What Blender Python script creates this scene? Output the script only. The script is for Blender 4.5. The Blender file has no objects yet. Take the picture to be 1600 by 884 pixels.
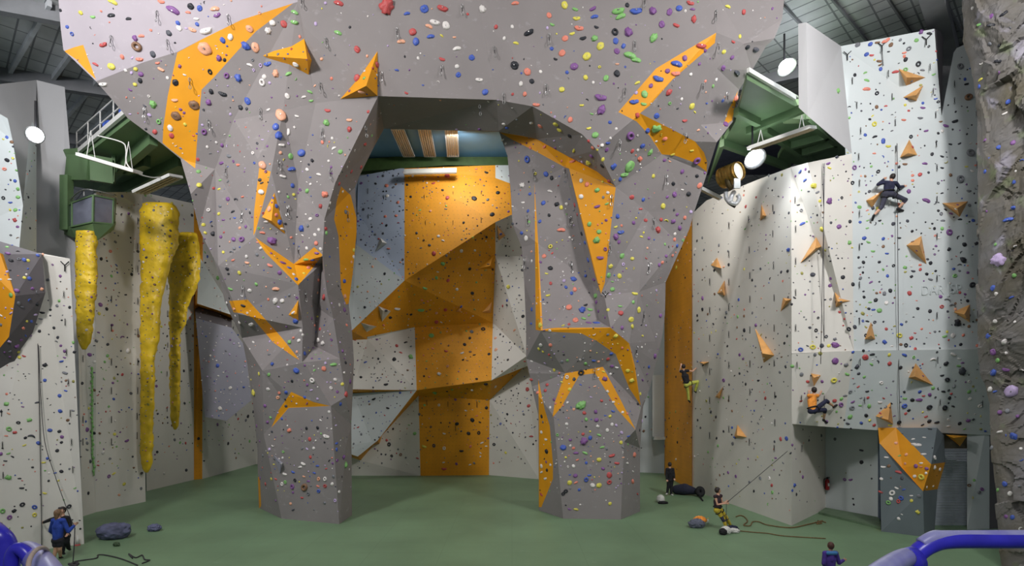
import bpy, bmesh, math, random
import numpy as np
from mathutils import Vector, Matrix, noise, Quaternion
from mathutils.geometry import delaunay_2d_cdt, intersect_point_tri_2d
from mathutils.bvhtree import BVHTree
random.seed(7)
scene = bpy.context.scene
COL = scene.collection
# ------------------------------------------------------------------ camera calibration
F = 900.0; HZ = 605.0; H = 5.6            # focal length in pixels (1600 wide), horizon row, eye height
def P(x, y, d): return Vector(((x-800)/F*d, d, H+(HZ-y)/F*d))
def D(y): return H*F/(y-HZ)               # distance of a floor point seen at row y
def B(x, y): return P(x, y, D(y))         # floor point
def PZ(x, y, z): return P(x, y, (z-H)*F/(HZ-y))
cam = bpy.data.cameras.new('camera'); co = bpy.data.objects.new('camera', cam); COL.objects.link(co)
co.location = (0, 0, H); co.rotation_euler = (math.pi/2, 0, 0)
cam.sensor_width = 36; cam.lens = 36*F/1600; cam.shift_y = (HZ-442)/1600; cam.clip_end = 200; cam.clip_start = 0.05
scene.camera = co
# ------------------------------------------------------------------ materials
def s2l(c): return tuple(((v/255)/12.92 if v/255 <= .04045 else ((v/255+.055)/1.055)**2.4) for v in c)
MATS = {}
def mat(name, rgb, rough=.7, var=.08, scale=3, metal=0, emit=0, bump=0, bscale=20, rgb2=None, lin=False, chalk=0, holes=0):
    if name in MATS: return MATS[name]
    m = bpy.data.materials.new(name); m.use_nodes = True; nt = m.node_tree; N = nt.nodes; L = nt.links
    b = N['Principled BSDF']; b.inputs['Roughness'].default_value = rough; b.inputs['Metallic'].default_value = metal
    c = rgb if lin else s2l(rgb)
    tc = N.new('ShaderNodeTexCoord'); no = N.new('ShaderNodeTexNoise'); no.inputs['Scale'].default_value = scale; no.inputs['Detail'].default_value = 5
    L.new(tc.outputs['Object'], no.inputs['Vector'])
    mx = N.new('ShaderNodeMix'); mx.data_type = 'RGBA'
    c2 = s2l(rgb2) if rgb2 else tuple(min(1, v*(1+2*var)) for v in c); c1 = c if rgb2 else tuple(v*(1-2*var) for v in c)
    mx.inputs[6].default_value = (*c1, 1); mx.inputs[7].default_value = (*c2, 1)
    mr = N.new('ShaderNodeMapRange'); mr.inputs[1].default_value = .3; mr.inputs[2].default_value = .7
    L.new(no.outputs['Fac'], mr.inputs[0]); L.new(mr.outputs[0], mx.inputs[0]); out = mx.outputs[2]
    if chalk:
        n2 = N.new('ShaderNodeTexNoise'); n2.inputs['Scale'].default_value = 2.6; n2.inputs['Detail'].default_value = 7; n2.inputs['Roughness'].default_value = .65
        mp = N.new('ShaderNodeMapping'); mp.inputs['Scale'].default_value = (1, 1, 1.6); L.new(tc.outputs['Object'], mp.inputs[0]); L.new(mp.outputs[0], n2.inputs['Vector'])
        r2 = N.new('ShaderNodeMapRange'); r2.inputs[1].default_value = .6; r2.inputs[2].default_value = .72; r2.inputs[4].default_value = chalk
        L.new(n2.outputs['Fac'], r2.inputs[0]); m2 = N.new('ShaderNodeMix'); m2.data_type = 'RGBA'
        L.new(r2.outputs[0], m2.inputs[0]); L.new(out, m2.inputs[6]); m2.inputs[7].default_value = (.6, .58, .6, 1); out = m2.outputs[2]
    if holes:
        # t-nut holes drilled in a square grid through the plywood
        sp = N.new('ShaderNodeSeparateXYZ'); L.new(tc.outputs['Object'], sp.inputs[0])
        ad = N.new('ShaderNodeMath'); ad.operation = 'ADD'; L.new(sp.outputs[0], ad.inputs[0]); L.new(sp.outputs[1], ad.inputs[1])
        sq = []
        for src in (ad.outputs[0], sp.outputs[2]):
            mm = N.new('ShaderNodeMath'); mm.operation = 'PINGPONG'; mm.inputs[1].default_value = holes; L.new(src, mm.inputs[0])
            pw = N.new('ShaderNodeMath'); pw.operation = 'POWER'; pw.inputs[1].default_value = 2; L.new(mm.outputs[0], pw.inputs[0]); sq.append(pw)
        a2 = N.new('ShaderNodeMath'); a2.operation = 'ADD'; L.new(sq[0].outputs[0], a2.inputs[0]); L.new(sq[1].outputs[0], a2.inputs[1])
        lt = N.new('ShaderNodeMath'); lt.operation = 'LESS_THAN'; lt.inputs[1].default_value = .0011; L.new(a2.outputs[0], lt.inputs[0])
        sc = N.new('ShaderNodeMath'); sc.operation = 'MULTIPLY'; sc.inputs[1].default_value = .16; L.new(lt.outputs[0], sc.inputs[0])
        m3 = N.new('ShaderNodeMix'); m3.data_type = 'RGBA'; L.new(sc.outputs[0], m3.inputs[0]); L.new(out, m3.inputs[6]); m3.inputs[7].default_value = (.03, .025, .02, 1); out = m3.outputs[2]
    L.new(out, b.inputs['Base Color'])
    if emit:
        b.inputs['Emission Color'].default_value = (*c, 1); b.inputs['Emission Strength'].default_value = emit
    if bump:
        n3 = N.new('ShaderNodeTexNoise'); n3.inputs['Scale'].default_value = bscale; n3.inputs['Detail'].default_value = 6; L.new(tc.outputs['Object'], n3.inputs['Vector'])
        bp = N.new('ShaderNodeBump'); bp.inputs['Strength'].default_value = bump; bp.inputs['Distance'].default_value = .05
        L.new(n3.outputs['Fac'], bp.inputs['Height']); L.new(bp.outputs[0], b.inputs['Normal'])
    MATS[name] = m; return m
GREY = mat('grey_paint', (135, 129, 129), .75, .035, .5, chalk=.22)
GREY_LIT = mat('lit_grey_paint', (172, 164, 172), .75, .03, .5, chalk=.25)  # same grey paint made lighter: lamp light on the upper left face as colour
ORANGE = mat('orange_paint', (222, 150, 12), .6, .05, .8)
ORANGEW = mat('orange_plywood', (222, 150, 22), .65, .05, .8, holes=.12)
WHITE = mat('cream_plywood', (210, 207, 200), .75, .02, .6)
PALE = mat('pale_blue_plywood', (198, 205, 206), .75, .02, .6)
BLUEGREY = mat('blue_grey_plywood', (168, 180, 202), .75, .04, .6)
SHIELD = mat('lilac_plywood', (150, 150, 164), .75, .03, .6)
DARKG = mat('dark_grey_paint', (96, 92, 96), .75, .05, .6)
SLATE = mat('slate_grey_paint', (98, 108, 112), .75, .05, .6)
PLAINW = mat('smooth_white_panel', (184, 184, 186), .6, .02, .5)
GREEN = mat('green_steel', (92, 120, 82), .55, .06, 1)
GREEND = mat('dark_green_steel', (58, 80, 52), .6, .08, 1)
WOOD = mat('tan_plywood', (214, 158, 92), .6, .08, 2.5)
WHITEV = mat('white_volume', (205, 205, 200), .6, .05, 3)
STEEL = mat('steel', (170, 170, 170), .35, .05, 8, metal=.8)
BLACK = mat('black_nylon', (24, 24, 28), .8, .1, 8)
HOLD = {k: mat('hold_'+n, c, .55, .12, 9) for k, n, c in [
 ('w', 'white', (222, 217, 214)), ('b', 'blue', (66, 92, 178)), ('r', 'red', (184, 78, 78)), ('o', 'salmon', (222, 132, 112)), ('p', 'purple', (126, 82, 142)),
 ('y', 'yellow', (214, 204, 86)), ('g', 'green', (128, 182, 108)), ('k', 'black', (34, 36, 44)), ('t', 'peach', (226, 166, 136)), ('n', 'brown', (128, 96, 72)),
 ('s', 'grey', (118, 120, 126)), ('d', 'dark_grey', (66, 68, 78)), ('v', 'lavender', (186, 166, 206)), ('e', 'olive', (160, 156, 84)), ('c', 'teal', (70, 130, 120))]}
CNAME = dict(w='white', b='blue', r='red', o='salmon', p='purple', y='yellow', g='green', k='black', t='peach', n='brown', s='grey', d='dark grey', v='lavender', e='olive', c='teal')
# ------------------------------------------------------------------ object helpers
def link(o, parent=None):
    COL.objects.link(o)
    if parent:
        o.parent = parent
        o.matrix_parent_inverse = Matrix.Translation(parent.location).inverted() if parent.rotation_euler.to_quaternion().angle < 1e-6 else parent.matrix_basis.inverted()
    return o
def tag(o, label, cat, group=None, kind=None):
    o['label'] = label; o['category'] = cat
    if group: o['group'] = group
    if kind: o['kind'] = kind
    return o
def struct(o, label=None, cat=None):
    o['kind'] = 'structure'
    if label: o['label'] = label
    if cat: o['category'] = cat
    return o
def mesh_obj(name, verts, faces, mats, idx=None, parent=None, smooth=False):
    me = bpy.data.meshes.new(name); me.from_pydata([tuple(v) for v in verts], [], faces)
    for m in (mats if isinstance(mats, (list, tuple)) else [mats]): me.materials.append(m)
    if idx is not None: me.polygons.foreach_set('material_index', idx)
    if smooth: me.polygons.foreach_set('use_smooth', [True]*len(me.polygons))
    me.update(); o = bpy.data.objects.new(name, me); return link(o, parent)
def bm_obj(name, bm, m, parent=None, smooth=False, recalc=True):
    if recalc: bmesh.ops.recalc_face_normals(bm, faces=bm.faces)
    me = bpy.data.meshes.new(name); bm.to_mesh(me); bm.free()
    for q in (m if isinstance(m, (list, tuple)) else [m]): me.materials.append(q)
    if smooth: me.polygons.foreach_set('use_smooth', [True]*len(me.polygons))
    o = bpy.data.objects.new(name, me); return link(o, parent)
def empty(name, loc):
    o = bpy.data.objects.new(name, None); o.location = loc; o.empty_display_size = .1; COL.objects.link(o); return o
def box(bm, c, s, R=None):
    M = Matrix.Translation(c) @ ((R.to_4x4() if R else Matrix.Identity(4))) @ Matrix.Diagonal((s[0], s[1], s[2], 1))
    bmesh.ops.create_cube(bm, size=1, matrix=M)
def beam(bm, a, b, w, h=None, up=Vector((0, 0, 1))):
    a = Vector(a); b = Vector(b); h = h or w; z = (b-a); l = z.length; z.normalize()
    x = z.cross(up)
    if x.length < 1e-4: x = Vector((1, 0, 0))
    x.normalize(); y = z.cross(x)
    R = Matrix((x, y, z)).transposed()
    box(bm, (a+b)/2, (w, h, l), R)
def tube(bm, pts, r, n=10, closed=False, caps=True):
    pts = [Vector(p) for p in pts]; k = len(pts); rings = []
    r = r if isinstance(r, (list, tuple)) else [r]*k
    pn = None
    for i, p in enumerate(pts):
        a = pts[(i-1) % k] if (closed or i > 0) else p; b = pts[(i+1) % k] if (closed or i < k-1) else p
        t = (b-a).normalized()
        if pn is None:
            pn = t.orthogonal().normalized()
        else:
            pn = (pn - t*pn.dot(t))
            pn = pn.normalized() if pn.length > 1e-6 else t.orthogonal().normalized()
        bn = t.cross(pn)
        rings.append([bm.verts.new(p + (pn*math.cos(q)+bn*math.sin(q))*r[i]) for q in [2*math.pi*j/n for j in range(n)]])
    m = k if closed else k-1
    for i in range(m):
        A = rings[i]; C = rings[(i+1) % k]
        for j in range(n): bm.faces.new((A[j], A[(j+1) % n], C[(j+1) % n], C[j]))
    if caps and not closed:
        bm.faces.new(rings[0][::-1]); bm.faces.new(rings[-1])
def smooth_path(pts, sub=6):
    pts = [Vector(p) for p in pts]; out = []
    for i in range(len(pts)-1):
        p0 = pts[max(i-1, 0)]; p1 = pts[i]; p2 = pts[i+1]; p3 = pts[min(i+2, len(pts)-1)]
        for s in range(sub):
            t = s/sub
            out.append(.5*((2*p1)+(p2-p0)*t+(2*p0-5*p1+4*p2-p3)*t*t+(3*p1-p0-3*p2+p3)*t**3))
    out.append(pts[-1]); return out
SURF = []                                # every climbable surface: (name, verts, tris)
def add_surf(name, V, T): SURF.append((name, [Vector(v) for v in V], [tuple(t) for t in T]))
def inpoly(x, y, poly):
    c = False; n = len(poly); j = n-1
    for i in range(n):
        xi, yi = poly[i][0], poly[i][1]; xj, yj = poly[j][0], poly[j][1]
        if (yi > y) != (yj > y) and x < (xj-xi)*(y-yi)/(yj-yi)+xi: c = not c
        j = i
    return c
# relief wall: facets given as polygons of named corners, closed at the back by a shell
def relief(name, V, polys, thick=.4, sname=None):
    """V: {key: Vector}; polys: [(keys, material)]"""
    keys = list(V); ix = {k: i for i, k in enumerate(keys)}; vs = [V[k] for k in keys]; faces = []; mi = []; used = []
    for ks, m in polys:
        pts = [Vector(((V[k].x)/V[k].y*F, (V[k].z-H)/V[k].y*F)) for k in ks]
        n = len(ks)
        if n == 3: tr = [(0, 1, 2)]
        else:
            r = delaunay_2d_cdt(pts, [], [list(range(n))], 1, 1e-4, True); tr = []
            for f in r[2]:
                g = [r[3][q][0] if r[3][q] else 0 for q in f]; tr.append(tuple(g))
        if m not in used: used.append(m)
        for t in tr:
            a, b, c = [vs[ix[ks[q]]] for q in t]
            nn = (b-a).cross(c-a)
            if nn.dot((a+b+c)/3-Vector((0, 0, H))) > 0: t = t[::-1]
            faces.append([ix[ks[q]] for q in t]); mi.append(used.index(m))
    add_surf(sname or name, vs, faces)
    # shell
    ec = {}
    for f in faces:
        for i in range(3): e = (f[i], f[(i+1) % 3]); ec[e] = ec.get(e, 0)+1
    bd = [e for e in ec if (e[1], e[0]) not in ec]
    n0 = len(vs)
    cx = sum(v.x for v in vs)/n0
    back = [v+(v-Vector((0, 0, H))).normalized()*thick for v in vs]
    for b_ in back: b_.z = max(b_.z, 0.0)
    allv = vs+back; nf = len(faces)
    for f in faces[:nf]: faces.append([q+n0 for q in f][::-1]); mi.append(0)
    for a, b in bd: faces.append([b, a, a+n0, b+n0]); mi.append(mi[0])
    return mesh_obj(name, allv, faces, used, mi)
# ------------------------------------------------------------------ the big free-standing arch
# named corners: pixel column, pixel row, distance
def fl(x, y): return (x, y, D(y))
A = {
 # outer left silhouette, top to floor
 'L0': (89, -16, 20.2), 'L1': (91, -5, 20.3), 'L2': (95, 45, 19.0), 'L3': (99, 78, 19.3), 'L4': (150, 127, 21.4), 'L5': (172, 152, 20.7), 'L6': (200, 185, 21.2), 'L7': (250, 222, 21.9),
 'L8': (282, 248, 23.1), 'L9': (298, 303, 23.0), 'L10': (311, 358, 23.6), 'L11': (335, 406, 24.0), 'L12': (343, 436, 24.3), 'L13': (351, 470, 24.7), 'L14': (361, 493, 25.0), 'L15': (378, 528, 25.4),
 'L16': (386, 567, 25.8), 'L17': (395, 627, 26.1), 'L18': (402, 700, 26.4), 'L19': fl(404, 793),
 'L20': fl(440, 810), 'L21': fl(530, 818.5), 'L22': fl(550, 805),
 # inner left silhouette going up
 'I1': (549, 663, 25.0), 'I2': (553, 563, 25.0), 'I3': (550, 517, 25.0), 'I4': (545, 478, 25.2), 'I5': (552, 420, 25.3), 'I6': (558, 360, 25.3), 'I7': (555, 292, 25.2), 'I8': (563, 272, 25.1), 'I9': (583, 232, 25.0), 'I10': (600, 201, 24.8),
 'I11': (780, 206, 24.8), 'I12': (793, 244, 25.0), 'I13': (798, 300, 25.2), 'I14': (801, 351, 25.3), 'I15': (815, 386, 25.3), 'I16': (819, 440, 25.4), 'I17': (822, 512, 25.4), 'I18': (822, 560, 25.5), 'I19': (831, 604, 25.6), 'I20': (841, 648, 25.6),
 'R0': fl(842, 797), 'R1': fl(880, 810), 'R2': fl(970, 811.5), 'R3': fl(1000, 799),
 'S1': (1000, 700, 26.0), 'S2': (1005, 634, 26.0), 'S3': (1015, 607, 25.9), 'S4': (1025, 567, 25.7), 'S5': (1035, 524, 25.5), 'S6': (1039, 490, 25.3), 'S7': (1040, 441, 25.0), 'S8': (1077, 358, 24.5), 'S9': (1084, 333, 24.3), 'S10': (1105, 270, 23.6),
 'S11': (1120, 222, 22.4), 'S12': (1145, 190, 22.8), 'S13': (1155, 140, 22.3), 'S14': (1175, 110, 21.8), 'S15': (1197, 72, 21.2), 'S16': (1210, 60, 21.0), 'S17': (1222, 30, 20.9), 'S18': (1226, -5, 20.6), 'S19': (1228, -16, 20.5),
 'T1': (465, -16, 20.7), 'T2': (753, -16, 20.75), 'T3': (1117, -16, 20),
 # inner corners
 'a': (465, 3, 19.6), 'b': (365, 187, 21.0), 'c': (403, 248, 22.25), 'e': (493, 161, 22.3), 'f': (442, 173, 22.25), 'g': (474, 41, 20.0),
 'h': (591, 150, 21.9), 'i': (776, 156, 21.9), 'j': (752, 0, 19.6), 'k': (832, 166, 21.6), 'l': (779, 205, 23.6), 'j2': (801, 81, 20.6), 'i2': (752, 30, 19.9),
 'm': (524, 285, 22.9), 'n': (507, 342, 23.3), 'o': (504, 400, 23.4), 'p': (511, 458, 23.6), 'q': (521, 498, 23.8), 'r': (531, 560, 24.0),
 's': (399, 369, 22.9), 't': (460, 413, 23.6), 'u': (490, 380, 23.3), 'v': (466, 286, 22.6), 'w': (424, 268, 22.35), 'w2': (411, 262, 22.3),
 'x': (466, 444, 23.1), 'x2': (473, 512, 23.5), 'x3': (472, 566, 23.6), 'x4': (491, 540, 24.5), 'x5': (496, 480, 24.7), 'x6': (503, 412, 24.2),
 'y1': (336, 264, 22.4), 'y2': (341, 415, 23.4), 'y3': (372, 490, 24.0),
 'z1': (410, 579, 23.9), 'z2': (475, 566, 23.4), 'z3': (540, 620, 24.2), 'z4': (451, 636, 24.2), 'z5': (517, 634, 24.1), 'z6': (412, 678, 24.9), 'z7': (540, 700, 24.3), 'z8': (455, 617, 23.9),
 'A1': (225, 97, 20.3), 'A2': (277, 81, 20.2), 'A3': (377, 31, 19.8),
 # right leg inner corners
 'k2': (910, 210, 22.2), 'k3': (933, 234, 22.4), 'k4': (962, 292, 23.0), 'k5': (838, 217, 24.0), 'k6': (889, 246, 23.6), 'k7': (933, 268, 23.3),
 'B1': (966, 175, 21.0), 'B2': (988, 188, 21.2), 'B3': (1000, 177, 21.2), 'B4': (1119, 51, 20.6), 'B5': (1086, 221, 22.5), 'B6': (1034, 241, 22.9), 'B7': (1104, 262, 23.4), 'B8': (1162, 68, 19.4), 'B9': (1120, 107, 20.0), 'B10': (1095, 195, 21.5),
 'C1': (882, 261, 24.0), 'C2': (889, 262, 23.4), 'C3': (939, 460, 24.0), 'C4': (936, 499, 24.2), 'C5': (925, 442, 24.7), 'C6': (840, 380, 24.6), 'C7': (835, 285, 24.6), 'C8': (845, 516, 23.7),
 'D1': (954, 512, 23.4), 'D2': (945, 465, 23.7), 'D3': (998, 456, 24.0), 'D4': (1024, 533, 25.3), 'D5': (942, 573, 24.7), 'D6': (883, 583, 24.6), 'D7': (824, 583, 25.4), 'D8': (983, 536, 23.8), 'D9': (1002, 636, 25.2), 'D10': (993, 671, 25.0), 'D11': (865, 650, 24.6), 'D12': (975, 690, 24.9),
 'E1': (1060, 380, 24.6), 'E2': (1012, 330, 23.7),
}
AE = ['L4 A1', 'A1 A2', 'A2 A3', 'A3 a', 'a b', 'b c', 'b f', 'f e', 'e a', 'a T1', 'a g', 'g e', 'e h', 'c w2', 'w2 w', 'w v', 'e v', 'v m', 'h m', 'm n', 'n o', 'o p', 'p q', 'q r', 'r I2',
 'h i', 'h I10', 'm I7', 'j T2', 'j j2', 'j2 k', 'j i2', 'i2 i', 'i l', 'i k', 'l I11', 'k k2', 'k2 k3', 'k3 k4', 'l k5', 'k5 k6', 'k6 k7', 'k7 k4', 'c y1', 'y1 L8', 'y1 y2', 'y2 L11', 'y2 s', 's c', 's w2', 's t', 't u', 'u n', 'v u', 'w t', 'o u', 'o x6', 'x6 x', 'x x2', 'x2 x3', 'x3 x4', 'x4 x5', 'x5 x6', 's x', 'y2 y3', 'y3 L15', 'x3 z2', 'z1 z2', 'z2 z3', 'z2 z8', 'z8 z4', 'z4 z5', 'z4 z6', 'z5 L21', 'z5 z7', 'z6 L19', 'z6 L20', 'z1 z6', 'z3 z5', 'z3 I1', 'z1 L16',
 'k3 B1', 'B1 B2', 'B2 B3', 'B3 B4', 'B4 T3', 'B4 B8', 'B8 S18', 'B4 B9', 'B9 B10', 'B10 B5', 'B3 B5', 'B5 B7', 'B2 B6', 'B6 B7', 'B6 k4', 'B5 S11', 'k4 E2', 'E2 B6', 'k4 C3', 'C2 C3', 'C1 C5', 'C5 C4', 'C3 C4', 'C2 k4', 'C1 C2', 'C7 C6', 'C6 C8', 'C8 D1', 'D1 D2', 'D2 C3', 'D2 D3', 'D3 D4', 'D4 S4', 'D3 S7', 'D1 D8', 'D8 D9', 'D9 S2', 'D6 D7', 'D7 I18', 'D6 D5', 'D5 D10', 'D6 D11', 'D10 S1', 'D10 D12', 'D12 R2', 'D11 R1', 'I20 D11', 'C8 I17', 'E2 D3', 'k5 C7', 'C7 I13']
def plane_fix(base, deps):
    M = np.array([[1, A[k][0], A[k][1]] for k in base]); c = np.linalg.solve(M, np.array([1/A[k][2] for k in base]))
    for k in deps: A[k] = (A[k][0], A[k][1], float(1/(c[0]+c[1]*A[k][0]+c[2]*A[k][1])))
plane_fix(['h', 'i', 'T2'], ['j', 'a', 'T1', 'g', 'i2'])
plane_fix(['k', 'j', 'B4'], ['j2', 'k2', 'k3', 'B1', 'T3', 'B2', 'B3'])
plane_fix(['B3', 'B4', 'B5'], ['B9', 'B10', 'B8'])
plane_fix(['a', 'L4', 'L1'], ['A1', 'A2', 'A3', 'L0', 'L2', 'L3'])
plane_fix(['L4', 'a', 'L8'], ['L5', 'L6', 'L7', 'b', 'y1'])
plane_fix(['e', 'h', 'm'], ['v'])
plane_fix(['D6', 'L20', 'R2'][:1]+['R1', 'R2'], ['D5', 'D10', 'D11', 'D12'])
plane_fix(['z4', 'L20', 'L21'], ['z5', 'z6'])
outline = ['L%d' % i for i in range(0, 23)] + ['I%d' % i for i in range(1, 21)] + ['R0', 'R1', 'R2', 'R3'] + ['S%d' % i for i in range(1, 20)] + ['T3', 'T2', 'T1']
OUTP = [A[k] for k in outline]
def cdt_stage(pts, edges, eps=1e-3):
    r = delaunay_2d_cdt([Vector(p) for p in pts], edges, [], 0, eps, True)
    return r
ks = list(A); ki = {k: i for i, k in enumerate(ks)}
ed = [tuple(ki[q] for q in e.split()) for e in AE] + [(ki[outline[i]], ki[outline[(i+1) % len(outline)]]) for i in range(len(outline))]
r1 = cdt_stage([A[k][:2] for k in ks], ed)
P1 = r1[0]; inv1 = []
# inverse depth of crossing points (rare): nearest input
for i, p in enumerate(P1):
    if r1[3][i]: inv1.append(1/A[ks[r1[3][i][0]]][2])
    else:
        nb = sorted((( (p.x-A[k][0])**2+(p.y-A[k][1])**2, 1/A[k][2]) for k in ks))[:3]
        w = [1/(n[0]+1) for n in nb]; inv1.append(sum(a*b[1] for a, b in zip(w, nb))/sum(w))
def cen(P_, f): return (sum(P_[q].x for q in f)/3, sum(P_[q].y for q in f)/3)
T1_ = [f for f in r1[2] if inpoly(*cen(P1, f), OUTP)]
def inv_at(x, y):
    best = None
    for f in T1_:
        a, b, c = [P1[q] for q in f]
        den = (b.y-c.y)*(a.x-c.x)+(c.x-b.x)*(a.y-c.y)
        if abs(den) < 1e-9: continue
        u = ((b.y-c.y)*(x-c.x)+(c.x-b.x)*(y-c.y))/den; v = ((c.y-a.y)*(x-c.x)+(a.x-c.x)*(y-c.y))/den; w = 1-u-v
        m = min(u, v, w)
        if best is None or m > best[0]: best = (m, u*inv1[f[0]]+v*inv1[f[1]]+w*inv1[f[2]])
        if m >= -1e-6: break
    return best[1]
ORP = {  # orange painted panels on the arch
 'orange_band': ([(277, 82), (320, 59), (377, 31), (458, 5), (400, 49), (377, 73), (335, 120), (315, 140), (310, 190), (305, 263), (283, 246), (263, 231), (254, 223), (255, 200), (262, 150)], 'wide orange painted band at the upper left'),
 'orange_notch': ([(100, 80), (115, 74), (130, 70), (137, 90), (150, 124), (137, 112), (118, 92)], 'small orange corner on the far left edge'),
 'orange_strip': ([(405, 262), (423, 268), (416, 300), (399, 362), (396, 368), (397, 330)], 'narrow orange strip above the V'),
 'orange_chevron': ([(399, 371), (459, 412), (491, 386), (504, 398), (489, 418), (466, 446), (440, 420), (415, 395)], 'orange V shape on the left leg'),
 'orange_leaf': ([(533, 291), (548, 305), (557, 340), (557, 365), (552, 418), (545, 474), (541, 476), (533, 454), (529, 369), (522, 342), (526, 315)], 'tall orange leaf on the inner side of the left leg'),
 'orange_shoulder': ([(358, 470), (387, 468), (405, 488), (440, 527), (468, 562), (460, 558), (427, 535), (395, 497), (378, 489), (365, 488)], 'orange tapering stripe on the outer left leg'),
 'orange_lintel': ([(455, 612), (490, 628), (516, 634), (451, 637), (440, 650), (424, 668), (436, 640)], 'orange bent panel above the left leg plinth'),
 'orange_edge': ([(403, 745), (406, 745), (408, 790), (405, 795)], None),
 'orange_eave': ([(781, 207), (815, 212), (838, 217), (889, 245), (933, 268), (962, 292), (945, 285), (882, 261), (840, 238), (800, 218)], 'dark orange eave above the right leg'),
 'orange_dagger': ([(889, 262), (962, 293), (957, 333), (945, 442), (939, 459), (930, 430), (905, 330)], 'long orange dagger shape on the right leg'),
 'orange_slash': ([(966, 175), (1025, 107), (1075, 77), (1119, 51), (1117, 67), (1050, 125), (1015, 165), (1000, 177)], 'bright orange slash at the upper right'),
 'orange_ledge': ([(966, 175), (1000, 177), (1050, 202), (1086, 221), (1100, 238), (1105, 253), (1104, 268), (1085, 254), (1055, 243), (1034, 241), (1015, 212), (995, 190)], 'dark orange underside below the slash'),
 'orange_rim': ([(1153, 142), (1144, 188), (1130, 197), (1138, 172)], None),
 'orange_post': ([(835, 285), (841, 380), (848, 512), (845, 517), (837, 515), (836, 380)], 'thin vertical orange strip on the right leg'),
 'orange_hook': ([(839, 515), (868, 512), (954, 512), (983, 536), (992, 571), (1001, 633), (983, 606), (962, 553), (933, 533), (909, 521), (860, 518)], 'orange hook shape on the right leg'),
 'orange_gable': ([(883, 583), (942, 573), (970, 625), (993, 671), (965, 640), (930, 583), (905, 586), (877, 636), (863, 652), (867, 628)], 'orange gable shape on the right leg'),
 'orange_spike': ([(841, 592), (851, 639), (859, 665), (864, 725), (864, 748), (846, 792), (842, 792), (842, 660)], 'orange spike along the inner edge of the right leg'),
}
pts2 = [(p.x, p.y) for p in P1]; inv2 = list(inv1); ed2 = set()
for f in T1_:
    for i in range(3): e = tuple(sorted((f[i], f[(i+1) % 3]))); ed2.add(e)
for nme, (poly, lab) in ORP.items():
    n0 = len(pts2)
    for (x, y) in poly: pts2.append((x, y)); inv2.append(inv_at(x, y))
    for i in range(len(poly)): ed2.add((n0+i, n0+(i+1) % len(poly)))
r2 = cdt_stage(pts2, list(ed2), 0.6)
P2 = r2[0]; I2 = [inv2[r2[3][i][0]] if r2[3][i] else inv_at(p.x, p.y) for i, p in enumerate(P2)]
W2v = [P(p.x, p.y, 1/I2[i]) for i, p in enumerate(P2)]
for v in W2v:
    if v.z < .06: v.z = 0.0
arch = empty('climbing_arch', (0, 23, 0))
tag(arch, 'huge faceted grey climbing arch on two legs with orange painted panels', 'climbing wall')
groups = {}
LITP = [(60, -30), (466, -30), (465, 3), (377, 31), (277, 81), (225, 97), (150, 127), (90, 80)]
for f in r2[2]:
    cx, cy = cen(P2, f)
    a, b, c = [P2[q] for q in f]
    if abs((b.x-a.x)*(c.y-a.y)-(c.x-a.x)*(b.y-a.y)) < 1e-3: continue
    if not inpoly(cx, cy, OUTP): continue
    key = None
    for nme, (poly, lab) in ORP.items():
        if inpoly(cx, cy, poly): key = nme; break
    if not key:
        key = 'crossbeam' if (cy < 165 and 465 < cx < 776) or (cy < 210 and 590 < cx < 782) else ('left_leg' if cx < 620 else 'right_leg')
    A3v = [W2v[q] for q in f]; nn = (A3v[1]-A3v[0]).cross(A3v[2]-A3v[0])
    if nn.dot(A3v[0]-Vector((0, 0, H))) > 0: f = f[::-1]
    groups.setdefault(key, []).append(list(f))
add_surf('arch', W2v, [f for g in groups.values() for f in g])
for key, fs in groups.items():
    used = sorted({q for f in fs for q in f}); mp = {q: i for i, q in enumerate(used)}
    vs = [W2v[q] for q in used]
    fc = [[mp[q] for q in f] for f in fs]
    if key.startswith('orange'):
        # painted ply skin, a few millimetres proud, with its own edge thickness
        o = mesh_obj(key, vs, fc, ORANGE, parent=arch)
        sm = o.modifiers.new('s', 'SOLIDIFY'); sm.thickness = .03; sm.offset = -1
        o['label'] = ORP[key][1] or 'orange painted edge'
    else:
        lit_face = [1 if inpoly(*cen(P2, f), LITP) else 0 for f in fs]
        o = mesh_obj(key, vs, fc, [GREY, GREY_LIT], lit_face, parent=arch)
# rear shell of the arch, set back and inward from the outline
allf = [f for g in groups.values() for f in g]
edc = {}
for f in allf:
    for i in range(3): edc[(f[i], f[(i+1) % 3])] = 1
bd = [e for e in edc if (e[1], e[0]) not in edc]
nrm = {}
for a, b in bd:
    d = P2[b]-P2[a]; n = Vector((-d.y, d.x)).normalized()
    m = (P2[a]+P2[b])/2
    if not inpoly(m.x+n.x*2, m.y+n.y*2, OUTP): n = -n
    for q in (a, b): nrm[q] = nrm.get(q, Vector((0, 0)))+n
bk = []
for i, p in enumerate(P2):
    x, y = p.x, p.y
    if i in nrm: n = nrm[i].normalized(); x += n.x*5; y += n.y*5*(0 if y > 780 else 1)
    v = P(x, y, 1/I2[i]+2.2); v.z = max(v.z, 0)
    if W2v[i].z == 0: v.z = 0
    bk.append(v)
n0 = len(P2); sv = [v.copy() for v in W2v]+bk
sf = [[q+n0 for q in f][::-1] for f in allf]+[[b, a, a+n0, b+n0] for a, b in bd]
mesh_obj('rear_shell', sv, sf, GREY, parent=arch)
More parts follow.
